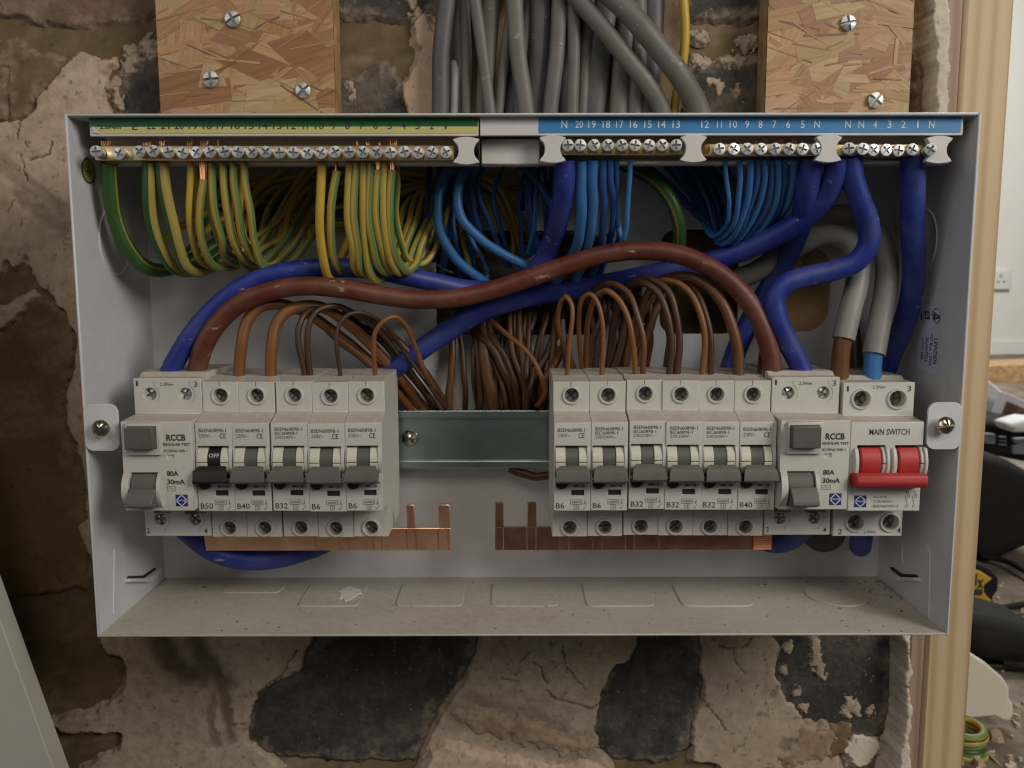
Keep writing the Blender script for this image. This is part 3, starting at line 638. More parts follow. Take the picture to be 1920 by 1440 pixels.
# faint press lines and pressed-out details
fz = -hz+T
def floor_ridge(xa, xb, yb, yt, label=None):
    p, q = UZ(xa, yb, fz), UZ(xb, yb, fz); r = UZ((xa+xb)/2, yt, fz)
    P = rrect(p[0], q[0], p[1], r[1], .004, 4)
    MB().prism(P, fz-.0003, fz+.0007, 'z').build('knockout', M['floorcase'], unit, bevel=.0005)
for xa, xb in ((556, 672), (740, 868), (920, 1048), (1100, 1230), (1280, 1415)): floor_ridge(xa, xb, 1138, 1094)
floor_ridge(412, 524, 1113, 1094)
c = UZ(1568, 1116, fz); e = UZ(1626, 1116, fz); rr = e[0]-c[0]
MB().prism([(c[0]+rr*math.cos(t), c[1]+rr*math.sin(t)) for t in np.linspace(0, 2*math.pi, 32, endpoint=False)], fz-.0003, fz+.0007, 'z').build('knockout', M['floorcase'], unit, bevel=.0004)
def wall_ring(X, cy, cz, r, w=.0006):
    mb = MB(); s = 1 if X > 0 else -1; n = 40; v = []
    for i in range(n):
        t = 2*math.pi*i/n
        for q, hgt in ((r-w, 0), (r, .0005), (r+w, 0)): v.append((X-s*hgt, cy+q*math.cos(t), cz+q*math.sin(t)))
    f = []
    for i in range(n):
        for k in (0, 1): f.append((3*i+k, 3*((i+1) % n)+k, 3*((i+1) % n)+k+1, 3*i+k+1))
    mb.add(v, f).build('knockout_rim', M['case'], unit)
q = UX(1757, 450, hx-T); q2 = UX(1735, 402, hx-T); wall_ring(hx-T, q[1]+.017, q[2], .017)
q = UX(186, 450, -hx+T); wall_ring(-hx+T, q[1]+.017, q[2], .017)
# rectangular press line on the right side, vertical seam lines
def wall_line(X, pts, w=.0007):
    s = 1 if X > 0 else -1; mb = MB(); Q = [UX(x, y, X) for x, y in pts]
    for a, b in zip(Q[:-1], Q[1:]):
        d = np.array([0, b[1]-a[1], b[2]-a[2]]); d /= np.linalg.norm(d); nn = np.array([0, -d[2], d[1]])*w/2; h = np.array([-s*.0004, 0, 0])
        mb.add([a-nn, a+h, b+h, b-nn, a+nn, b+nn], [(0, 1, 2, 3), (1, 4, 5, 2)])
    mb.build('press_line', M['case'], unit, smooth=False)
wall_line(hx-T, [(1692, 1055), (1692, 1024), (1736, 1022), (1744, 1032), (1742, 1155)])
wall_line(-hx+T, [(214, 1030), (212, 1150)])
for side, low, slot in ((-1, [(234, 1091), (272, 1091), (296, 1071), (294, 1066), (270, 1084), (234, 1085)], [(236, 1085), (270, 1084), (293, 1066), (288, 1065), (268, 1079), (240, 1080)]),
                        (1, [(1726, 1089), (1688, 1089), (1664, 1068), (1667, 1064), (1690, 1082), (1726, 1083)], [(1724, 1083), (1690, 1082), (1668, 1064), (1674, 1063), (1693, 1076), (1718, 1077)])):
    X = side*(hx-T)
    for poly, d0, d1, m_, nm in ((low, -.0002, .0032, 'case', 'lanced_hook'), (slot, -.0006, .0003, 'seam', 'hook_slot')):
        prof = [tuple(UX(x, y, X)[[1, 2]]) for x, y in poly]
        MB().prism(prof, X-side*d0, X-side*d1, 'x').build(nm, M[m_], unit, smooth=False)
MB().box(-hx+.01, hx-.01, BD-.0004, BD+.0002, -.0017, -.0010).build('press_line', M['case'], unit)
# maker's sticker on the right side, lettering turned through 90 degrees
X = hx-T-.00015
def side_text(mb, t, x0, x1, y0, y1, yy, mi=0, off=0):
    """reads downwards: letter tops towards the front"""
    a = UX(x1, y0, X); b = UX(x0, y1, X)
    zt, zb = a[2], b[2]; yf, yr = UX(x1, (y0+y1)/2, X)[1], UX(x0, (y0+y1)/2, X)[1]
    text(mb, t, 0, 0, 0, 0, 0, mi, off, fn=lambda p, q: (X-.0002, yr+(yf-yr)*q, zt+(zb-zt)*p))
sk = MB()
c = [UX(x, y, X) for x, y in ((1724, 572), (1764, 574), (1757, 702), (1722, 694))]
yy = [p[1] for p in c]; zt, zb = c[0][2], c[3][2]
sk.add([(X, max(yy), zt), (X, max(yy), zb), (X, min(yy), zb), (X, min(yy), zt)], [(0, 1, 2, 3)])
st = sk.build('sticker', M['lav'], unit, smooth=False)
sl = MB()
for t, x0, x1, y0, y1 in (('LEWDEN', 1751, 1757.5, 635, 682), ('PO Box 12944', 1743, 1748.5, 627, 685), ('BRAINTREE', 1735, 1740.5, 633, 678), ('CM7 0JB', 1727, 1732, 634, 674)): side_text(sl, t, x0, x1, y0, y1, 0, 0, .012 if t == 'LEWDEN' else 0)
def srect(x0, x1, y0, y1):
    a, b = UX(x1, y0, X), UX(x0, y1, X); sl.add([(X-.0002, a[1], a[2]), (X-.0002, a[1], b[2]), (X-.0002, b[1], b[2]), (X-.0002, b[1], a[2])], [(0, 1, 2, 3)])
srect(1727, 1730, 582, 600)                                   # bar under the crossed-out bin
for r in ((1735, 1744, 584, 586), (1735, 1737, 584, 598), (1742, 1744, 586, 598), (1735, 1744, 596, 598)): srect(*r)
for k in range(8): srect(1734+k*1.3, 1735.3+k*1.3, 583+k*2, 585.4+k*2)
for r in ((1750, 1755, 586, 601), (1755, 1758, 589, 592), (1755, 1758, 595, 598), (1758, 1762, 591, 597)): srect(*r)
for k in range(12):
    t0, t1 = 2*math.pi*k/12, 2*math.pi*(k+1)/12
    a, b = UX(1756+7.5*math.cos(t0), 592+14*math.sin(t0), X), UX(1756+7.5*math.cos(t1), 592+14*math.sin(t1), X)
    n_ = np.array([0, .0002, .0002]); sl.add([a-n_-[.0002, 0, 0], a+n_-[.0002, 0, 0], b+n_-[.0002, 0, 0], b-n_-[.0002, 0, 0]], [(0, 1, 2, 3)])
sl.build('sticker_print', M['ink'], st, smooth=False)
# round earth sticker on the left side
X2 = -hx+T+.0002; a = UX(153, 320, X2); b = UX(178, 320, X2); cc = (a+b)/2; ry = abs(b[1]-a[1])/2; rz = abs(UX(166, 296, X2)[2]-UX(166, 344, X2)[2])/2
mb = MB(); n = 28
mb.add([(X2, cc[1]+ry*math.cos(2*math.pi*i/n), cc[2]+rz*math.sin(2*math.pi*i/n)) for i in range(n)], [tuple(range(n))])
es = mb.build('earth_sticker', M['esym'], unit, smooth=False)
mb = MB()
v = []
for i in range(n):
    for k in (1, .88): v.append((X2+.0002, cc[1]+k*ry*math.cos(2*math.pi*i/n), cc[2]+k*rz*math.sin(2*math.pi*i/n)))
mb.add(v, [(2*i, 2*((i+1) % n), 2*((i+1) % n)+1, 2*i+1) for i in range(n)])
for (u0, v0, u1, v1) in ((-.07, 0, .07, .5), (-.5, -.12, .5, .0), (-.32, -.3, .32, -.2), (-.14, -.46, .14, -.37)):
    mb.add([(X2+.0002, cc[1]+ry*p, cc[2]+rz*q) for p, q in ((u0, v0), (u1, v0), (u1, v1), (u0, v1))], [(0, 1, 2, 3)])
mb.build('earth_symbol', M['ink'], es, smooth=False)
rc = random.Random(9); cr = MB()
for k in range(230):
    if k < 120: x_, y_ = rc.gauss(1610, 70), rc.gauss(1108, 22)
    else: x_, y_ = rc.uniform(320, 1700), rc.uniform(1090, 1185)
    y_ = min(max(y_, 1091), 1188); x_ = min(max(x_, 330), 1690); q = UZ(x_, y_, fz); s_ = rc.choice([.0003, .0004, .0005, .0005, .0008, .0011 if k % 4 == 0 else .0005]); a0 = rc.uniform(0, 6)
    if q[1] > BD-.002: continue
    v = [(q[0]+s_*math.cos(a0+i*1.257)*rc.uniform(.6, 1.3), q[1]+s_*math.sin(a0+i*1.257)*rc.uniform(.6, 1.3), fz) for i in range(5)]+[(q[0], q[1], fz+s_*rc.uniform(.5, 1))]
    cr.add(v, [(i, (i+1) % 5, 5) for i in range(5)])
tag(cr.build('dust_crumbs', M['crumb'], None, smooth=False), 'brown dust crumbs scattered on the floor of the box', None, None, 'stuff')
sm = MB(); c = UZ(654, 1112, fz+.0012); P = [(c[0]+(.0062*math.cos(t)*(1+.2*math.sin(3*t+1)+.12*math.sin(7*t)+.1*math.sin(13*t+2)))*.9, c[1]+(.010*math.sin(t)*(1+.15*math.sin(4*t)+.1*math.sin(11*t))), fz+.0012) for t in np.linspace(0, 2*math.pi, 40, endpoint=False)]
sm.add(P+[(p[0], p[1], fz) for p in P], [tuple(range(40))]+[(i, (i+1) % 40, 40+(i+1) % 40, 40+i) for i in range(40)]).build('pale_patch', M['smear'], unit)  # irregular pale patch lying on the tray floor
for px, lab in ((190, 'pan-head screw on the left lid tab of the box'), (1772, 'pan-head screw on the right lid tab of the box')):
    q = U(px, 797 if px > 999 else 803, -.004); rr = .0042
    o = MB().lathe([(rr*.62, -.001), (rr*.62, -.0042), (rr, -.0042), (rr, -.0048)], q[0], q[2]).head(q[0], q[2], -.0050, rr, dome=.0022, deep=.0004, w=rr*.13, rot=.6 if px < 999 else .2, h=.001).build('lid_screw', M['nickel'], None, ang=50)
    tag(o, lab, 'screw', 'screws that held the lid')

# ================================================================== terminal holders and bars
LY = .0042
def holder(x0, x1, label, ends):
    a = U(x0, 250, LY)[0]; b = U(x1, 250, LY)[0]
    zt = U(960, 219, LY)[2]; zb = U(960, 252, LY)[2]; zl = U(960, 311, .021)[2]
    root = thing('terminal_holder', ((a+b)/2, .03, zl), label, 'terminal holder')
    MB().box(a, b, LY+.0002, LY+.0022, zb-.0006, zt+.0006, .0003).build('label_rail', M['white'], root)
    mb = MB(); mb.box(a, b, LY+.0022, .0215, zb+.0010, zb+.0022); mb.build('shelf', M['white'], root, smooth=False)
    MB().box(a, b, .0215, .0230, zl, zb+.0022, .0003).build('back_plate', M['white'], root)
    MB().box(a, b, .0150, .0215, zl, zl+.0016, .0004).build('lower_lip', M['white'], root)
    for px, py, s in ends:
        q = U(px, py, .0035); w, h = .0062, .0063; P = []
        for i in range(7): t = -1+2*i/6; P.append((q[0]+w*t, q[2]+h-.0011*t*t))
        for i in range(1, 8): t = math.pi*i/8; P.append((q[0]+w*1.0-.0027*math.sin(t), q[2]+(h-.0022)*math.cos(t)))
        for i in range(7): t = 1-2*i/6; P.append((q[0]+w*t, q[2]-h+.0011*t*t))
        for i in range(1, 8): t = math.pi*i/8; P.append((q[0]-w*1.0+.0027*math.sin(t), q[2]-(h-.0022)*math.cos(t)))
        MB().prism(P, .0028, .0062, 'y').build('bar_clip', M['white'], root, bevel=.0003)
        MB().box(q[0]-.0035, q[0]+.0035, .0062, .0216, q[2]-.004, q[2]+.004).build('clip_stem', M['white'], root)
    return root, a, b, zt, zb
H1, a, b, zt, zb = holder(168, 897, 'white plastic holder with the green and yellow numbered strip', [(874, 283, 1)])
zm = U(960, 237, LY)[2]; zy = U(960, 249.5, LY)[2]
mb = MB(); e0 = U(196, 249, LY)[0]
mb.add([(a, LY, zm), (b-.0002, LY, zm), (b-.0002, LY, zt), (a, LY, zt)], [(0, 1, 2, 3)], 0)
mb.add([(a+.0012, LY, zm), (e0, LY, zy), (b-.0006, LY, zy), (b-.0006, LY, zm)], [(0, 1, 2, 3)], 1)
strip = mb.build('label_strip', [M['lgreen'], M['lyell']], H1, smooth=False)
cv = MB(); p = [U(x, y, LY-.0004) for x, y in ((172, 236), (176, 238), (190, 250), (188, 250), (174, 249))]
cv.add(p, [(0, 1, 2, 3, 4)]).build('peeled_corner', M['white'], strip, smooth=False)
mb = MB(); ptext(mb, '2.0Nm', 187, 226, 233, 242, LY-.00015, off=.02); ptext(mb, 'E', 248, 257.5, 231, 243.5, LY-.00015, off=.008)
for k in range(22):
    x = 283+26.33*k; t = str(22-k); w = (16.5 if len(t) == 2 else 8) if t not in ('1', '11') else (3.4 if t == '1' else 9.5)
    ptext(mb, t, x-w/2, x+w/2, 229.5, 242, LY-.00015, off=.008)
mb.build('label_lettering', M['ink'], strip, smooth=False)
H2, a, b, zt, zb = holder(900, 1806, 'white plastic holder with the blue numbered strip and blank left end', [(1036, 280, 1), (1300, 279, 1), (1553, 279, 1), (1760, 281, 1)])
bx = U(1010, 235, LY)[0]; bz0, bz1 = U(1400, 249, LY)[2], U(1400, 218, LY)[2]
strip = MB().add([(bx, LY, bz0), (b-.0012, LY, bz0), (b-.0012, LY, bz1), (bx, LY, bz1)], [(0, 1, 2, 3)]).build('label_strip', M['lblue'], H2, smooth=False)
mb = MB()
for x, t in [(1058, 'N'), (1086, '20'), (1110, '19'), (1137, '18'), (1162, '17'), (1188, '16'), (1215, '15'), (1241, '14'), (1268, '13'), (1322, '12'), (1349, '11'), (1375, '10'), (1401, '9'), (1426, '8'), (1452, '7'), (1478, '6'), (1505, '5'), (1532, 'N'), (1590, 'N'), (1615, 'N'), (1641, '4'), (1668, '3'), (1694, '2'), (1721, '1'), (1747, 'N')]:
    w = 11 if t == 'N' else 14.5 if len(t) == 2 else 3.6 if t == '1' else 8
    if t == '11': w = 9.5
    ptext(mb, t, x-w/2, x+w/2, 226, 240, LY-.00015, off=.004)
mb.build('label_lettering', M['inkw'], strip, smooth=False)
p_, q_ = U(902, 309, .0125), U(1012, 256, .0125)
MB().box(p_[0], q_[0], .0125, .0214, p_[2], q_[2]-.001, .0006).build('blank_pad', M['white'], H2)
MB().box(U(898.2, 280, .01)[0], U(899.7, 280, .01)[0], .0050, .0225, H1.location.z, U(960, 250, .01)[2]).build('dark_gap', M['seam'], H1)

def screw_mesh(r, shank, rot):
    mb = MB().lathe([(r*.93, .0 + shank), (r*.93, .0006), (r, .0002)], 0, 0, 18)
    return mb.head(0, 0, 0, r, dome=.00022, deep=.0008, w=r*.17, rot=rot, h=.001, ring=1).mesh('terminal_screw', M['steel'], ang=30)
SM = [screw_mesh(.0027, .007, r) for r in (.1, .35, .55, .8, .95, 1.2, 1.4)]
def bar(x0, x1, y0, y1, screws, label, name, holes=()):
    a = U(x0, y0, .0085); b = U(x1, y1, .0085)
    root = thing(name, ((a[0]+b[0])/2, .017, b[2]), label, 'terminal bar', 'brass terminal bars')
    body = MB().box(a[0], b[0], .0085, .0175, b[2], a[2], .0004).build('bar_body', M['brass'], root)
    if holes:
        ct = MB()
        for hx_, hy_ in holes: q = U(hx_, hy_, .0085); cyl_y(ct, q[0], q[2], .0, .0160, .0027)
        carve(body, ct)
    for i, (x, y, Y, sk) in enumerate(screws):
        q = U(x, y, Y); o = bpy.data.objects.new('terminal_screw', SM[(i*5+i//3) % 7]); COL.objects.link(o); o.parent = root
        o.location = Vector(q)-Vector(root.location)
        o.rotation_euler = (sk[1], 0, sk[0]) if sk else (RNG.uniform(-.05, .05), RNG.uniform(-.3, .3), RNG.uniform(-.08, .08))
    return root
ES = [(180, 284, .0005, (.18, 0)), (223, 288, .0045, None)] + [(261, 284, .003, None), (287, 283, .0028, (.1, 0))] + [(316+26.0*k, 286+RNG.uniform(-1.6, 1), .0035+RNG.uniform(-.0006, .0006), None) for k in range(21)]
bar(176, 852, 273, 300, ES, 'long brass earth bar with a row of screws under the green strip', 'earth_bar')
bar(1046, 1287, 267, 290, [(x, 272, .0035, None) for x in (1065, 1088, 1114, 1140, 1166, 1191, 1217, 1242, 1268)], 'brass neutral bar under the numbers 20 to 13', 'neutral_bar')
bar(1306, 1540, 269, 292, [(x, 279, .0035, None) for x in (1349, 1376, 1401, 1427, 1453, 1480, 1505, 1531)], 'brass neutral bar with one empty screw hole, under the numbers 12 to 5', 'neutral_bar', [(1321, 279)])
bar(1566, 1762, 270, 293, [(1592, 278, .0018, (-.2, 0)), (1618, 279, .003, None), (1638, 281, .003, None), (1662, 281, .0035, None), (1685, 282, .0035, None), (1711, 280, .0028, None), (1745, 280, .0002, (-.22, 0))], 'short brass neutral bar at the right end, under the numbers 4 to 1', 'neutral_bar')

for x, Y_, n_, par in [(199, 11, 5, 'earth_bar'), (275, 11, 4, 'earth_bar'), (304, 11, 3, 'earth_bar'), (356, 12, 3, 'earth_bar'), (383, 12, 4, 'earth_bar'), (409, 12, 1, 'earth_bar'), (672, 12, 2, 'earth_bar'), (690, 12, 2, 'earth_bar'), (712, 12, 2, 'earth_bar'), (738, 12, 4, 'earth_bar'), (1420, 12, 2, 'neutral_bar.001'), (1437, 12, 2, 'neutral_bar.001'), (1464, 12, 3, 'neutral_bar.001'), (1489, 12, 3, 'neutral_bar.001')]:
    y_ = 270 if x < 900 else 266
    strands(bpy.data.objects[par], x, y_-5+RNG.uniform(-3, 2), y_+8, Y_, 4*n_, n_).name = 'wire_end'
# ================================================================== DIN rail
r0, r1 = U(215, 800, .072)[0], U(1665, 800, .072)[0]
zt, zb = U(900, 770, .068)[2], U(900, 878, .068)[2]
rail = thing('din_rail', (0, BD, zb), 'zinc plated steel mounting rail behind the breakers', 'mounting rail')
MB().box(r0, r1, .0705, .0717, zb+.0038, zt-.0038, 0).build('web', M['rail'], rail, smooth=False)
for s, z in ((1, zt), (-1, zb)):
    zi = z-s*.0040
    mb = MB(); mb.prism([(.0680, min(z, zi)), (.0680, max(z, zi)), (.0690, max(z, zi)), (.0690, min(z, zi))], r0, r1, 'x')
    mb.prism([(.0690, zi), (.0690, zi+s*.0010), (.0717, zi+s*.0010), (.0717, zi)][::s], r0, r1, 'x'); mb.build('flange', M['rail'], rail, smooth=False, bevel=.0003)
for x in (r0+.05, r1-.05): MB().box(x-.012, x+.012, .0717, BD, zb+.012, zt-.012).build('rail_foot', M['rail'], rail)
q = U(768, 822, .068); rr = .0047
tag(MB().lathe([(rr*.6, .0720), (rr*.6, .0700), (rr, .0698)], q[0], q[2]).head(q[0], q[2], .0690, rr, dome=.0027, deep=.0003, w=rr*.12, rot=.8, h=.0009).build('rail_screw', M['nickel'], None, ang=50), 'domed screw fixing the mounting rail beside the left breakers', 'screw')

# ================================================================== circuit breakers
SY, NY = .012, .0002
PITCH = .01786
cxs = [U(x, 740, SY)[0] for x in (413, 481, 550, 618, 687)]; cxr = [U(x, 740, SY)[0] for x in (1072, 1140, 1208, 1276, 1344, 1412)]
RX = cxs[4]     # the last breaker of the left bank is the pattern
def zz(y, Y=NY): return float(U(690, y, Y)[2])
def nx(px, y=900, Y=NY): return float(U(px, y, Y)[0])
zT = zz(715, SY); zS = zz(771, SY); zN = zz(793); zB = zz(958); LYs = .0172; zL0 = zz(963, LYs); zL = zz(1006, LYs)
def arc_prof(yc, zc, r, z0, z1, back, n=10):
    P = []
    for i in range(n+1):
        z = z0+(z1-z0)*i/n; P.append((yc-math.sqrt(max(r*r-(z-zc)**2, 0)), z))
    return P+[(back, z1), (back, z0)]
def breaker(label, amp, variant, black=False):
    root = thing('circuit_breaker', (RX, .068, zL), label, 'circuit breaker', 'miniature circuit breakers on the rail')
    w = .00882; x0, x1 = RX-w, RX+w
    prof = [(.062, zT+.0012), (.026, zT+.0012), (.0225, zT), (SY, zT), (SY, zS), (NY+.0002, zN+.0002), (NY, zN-.0006), (NY, zB), (LYs, zB-.0008), (LYs, zL), (.062, zL)]
    body = MB().prism(prof, x0, x1, 'x').build('body', M['dev'], root)
    ct = MB(); hz_, lz_ = zz(741, SY), zz(989, LYs)
    cyl_y(ct, RX+.0002, hz_, -.01, SY+.009, .00345); cyl_y(ct, RX, lz_, -.01, LYs+.009, .00345)
    cyl_y(ct, RX-.0007, zT-.004, .0, .001, .0001)
    wx0, wx1 = nx(650, 860), nx(709, 860); wz0, wz1 = zz(897), zz(836)
    ct.box(wx0, wx1, -.01, .0040, wz0, wz1)
    ct.box(nx(682, 924), nx(706, 924), -.01, .003, zz(929), zz(919))      # little window
    carve(body, ct); bev(body, .00028)
    # raised collars round the screw holes
    for cz_, y_ in ((hz_, SY), (lz_, LYs)):
        MB().lathe([(.00345, y_+.0004), (.00345, y_-.0006), (.0037, y_-.0009), (.0043, y_-.0009), (.0046, y_-.0006), (.00475, y_+.0002)], RX+(.0002 if cz_ == hz_ else 0), cz_, 24).build('screw_collar', M['dev'], root)
        MB().head(RX, cz_-.0002, y_+.0042, .0034, dome=.0007, deep=.0010, w=.0006, rot=RNG.uniform(0, 1.5), h=.003).build('terminal_screw', M['dsteel'], root, ang=25)
    # drum with stem and grip
    yc, zc, r = .0068, zz(866), .0083
    mb = MB()
    for a, b in ((wx0+.0001, nx(669, 860)), (nx(694, 860), wx1-.0001)):
        mb.prism(arc_prof(yc, zc, r, zz(899), zc-.0002, .0039), a, b, 'x'); mb.prism(arc_prof(yc, zc, r, zc+.0002, zz(840), .0039), a, b, 'x')
    mb.build('drum', M['drum'], root, bevel=.0002)
    mb = MB()
    for a, b in ((x0+.0003, wx0-.0001), (wx1+.0001, x1-.0002)): mb.prism(arc_prof(yc+.0045, zc+.0008, .0128, zz(902), zz(834), NY+.001), a, b, 'x')
    mb.build('cheek', M['dev'], root, bevel=.0003)
    g = M['gripb'] if black else M['grip']
    mb = MB().prism(arc_prof(yc, zc, r-.0006, zz(900), zz(838), .0039), nx(669, 860)+.0001, nx(694, 860)-.0001, 'x')
    gz0, gz1 = zz(909, -.0108), zz(881, -.009)
    gp = [(.0020, zz(882)), (-.0040, gz1+.0009), (-.0061, gz1-.0002), (-.0073, gz1-.0020), (-.0082, gz0+.0008), (-.0077, gz0-.0001), (-.0040, gz0-.0006), (.0020, zz(905))]
    v = []; xa, xb = x0+.00035, x1-.00035
    gx = [(xa+.0016, 0), (xa, 1), (xb, 1), (xb-.0016, 0)]
    n = len(gp)
    for xx, full in ((xa+.0030, 0), (xa, 1), (xb, 1), (xb-.0030, 0)):
        for i, (y_, z_) in enumerate(gp):
            if full: k_ = {0: .0024, 1: .0022, 2: .0013, 3: .0005, 4: .0002, 7: .0012}.get(i, 0); v.append((xx+(k_ if xx == xa else -k_), y_, z_))
            else: v.append((xx, y_+(.0003 if i in (2, 3, 4, 5, 6) else 0), z_+(-.0003 if i < 4 else .0002)))
    f = [tuple(range(n))[::-1], tuple(range(3*n, 4*n))]
    for s_ in range(3): f += [(s_*n+i, s_*n+(i+1) % n, (s_+1)*n+(i+1) % n, (s_+1)*n+i) for i in range(n)]
    mb.add(v, f)
    gr = mb.build('toggle', g, root, bevel=.0004)
    if black: gr['label'] = 'black toggle reading OFF'
    if black:
        mb = MB(); ptext(mb, 'OFF', 672.5, 691.5, 850, 857.5, NY-.0021, off=.004); mb.build('toggle_lettering', M['inkw'], gr, smooth=False)
    MB().prism([(nx(663, 912)+.0029*math.cos(t), zz(905.5)+.0029*math.sin(t)) for t in np.linspace(0, 2*math.pi, 20, endpoint=False)], NY-.0012, NY+.001, 'y').build('trip_flag', M['flag'] if not black else M['gripb'], root)
    MB().box(nx(682, 924), nx(706, 924), NY+.0008, NY+.0012, zz(929), zz(919)).build('indicator_window', M['seam'], root)
    # print
    k = MB(); y = NY-.00012
    if variant == 0:
        ptext(k, 'BSEN60898-1', 653, 704, 803, 810, y); ptext(k, '230V~', 653, 677, 813, 820, y, 1); ptext(k, 'CE', 692, 703.5, 812, 821.5, y, 0, .006)
    else:
        ptext(k, 'BSEN60898-1', 654, 705, 801, 807.5, y); ptext(k, 'IEC60898-1', 654, 696, 809, 815, y); ptext(k, '230/240V~', 654, 694, 816.5, 822.5, y, 1)
    ptext(k, amp, 654, 669 if len(amp) == 2 else 677, 943, 953.5, y, 0, .006)
    ptext(k, 'MCB', 686, 707, 909, 914, y, 0, .006)
    def R(a, b, c_, d, w_=.00022): p, q_ = U(a, d, y), U(b, c_, y); k.frame(p[0], q_[0], p[2], q_[2], y, w_, 1)
    R(681, 702, 937, 945.5); R(688, 696, 946.5, 955); ptext(k, '6000', 683.5, 700, 938.8, 943.8, y, 1, .01); ptext(k, '3', 690.5, 693.8, 948.4, 953.2, y, 1, .01)
    def Ln(a, b, c_, d, w_=.00022): p, q_ = U(a, b, y), U(c_, d, y); k.line(p[0], p[2], q_[0], q_[2], y, w_, 1)
    Ln(708, 935, 708, 940); Ln(706, 941, 710, 945); Ln(710, 940, 706, 944.5); Ln(711, 947, 706, 954); Ln(704.5, 953, 707.5, 955); Ln(706, 946, 709, 944)
    k.build('lettering', [M['ink'], M['inkg']], root, smooth=False)
    # moulded seam through the upper hole
    MB().box(RX-.0003, RX-.0001, SY-.00012, SY, hz_+.0036, zT).build('seam', M['seam'], root)
    return root
protos = {('B6', 0): breaker('B6 breaker at the open end of the left bank, beside the bare rail', 'B6', 0)}
LEFT = [('B50', 0, 'B50 breaker with the black OFF toggle beside the left residual current device'), ('B40', 0, 'B40 breaker between the black-toggle B50 and the left B32'), ('B32', 1, 'B32 breaker in the middle of the left bank'), ('B6', 0, 'B6 breaker between the left B32 and the end B6 of the left bank'), ('B6', 0, None)]
RIGHT = [('B6', 0, 'B6 breaker at the open end of the right bank, beside the bare rail'), ('B6', 1, 'second B6 breaker of the right bank, next to the right B32s'), ('B32', 1, 'B32 breaker of the right bank standing next to a B6'), ('B32', 1, 'middle one of the three B32 breakers of the right bank'), ('B32', 1, 'B32 breaker of the right bank standing next to the B40'), ('B40', 0, 'B40 breaker beside the right residual current device')]
for lst, cs in ((LEFT, cxs), (RIGHT, cxr)):
    for (amp, var, lab), cx in zip(lst, cs):
        if lab is None: continue
        if amp == 'B50': o = breaker(lab, amp, var, True); o.location.x = cx; continue
        if (amp, var) not in protos: o = protos[amp, var] = breaker(lab, amp, var)
        else: o = copy_tree(protos[amp, var], (0, 0, 0))
        o.location.x = cx; o['label'] = lab; o.location.z += RNG.uniform(-.00025, .00025); o.location.y += RNG.uniform(-.0003, .0003); o.rotation_euler = (RNG.uniform(-.004, .004), 0, RNG.uniform(-.006, .006))

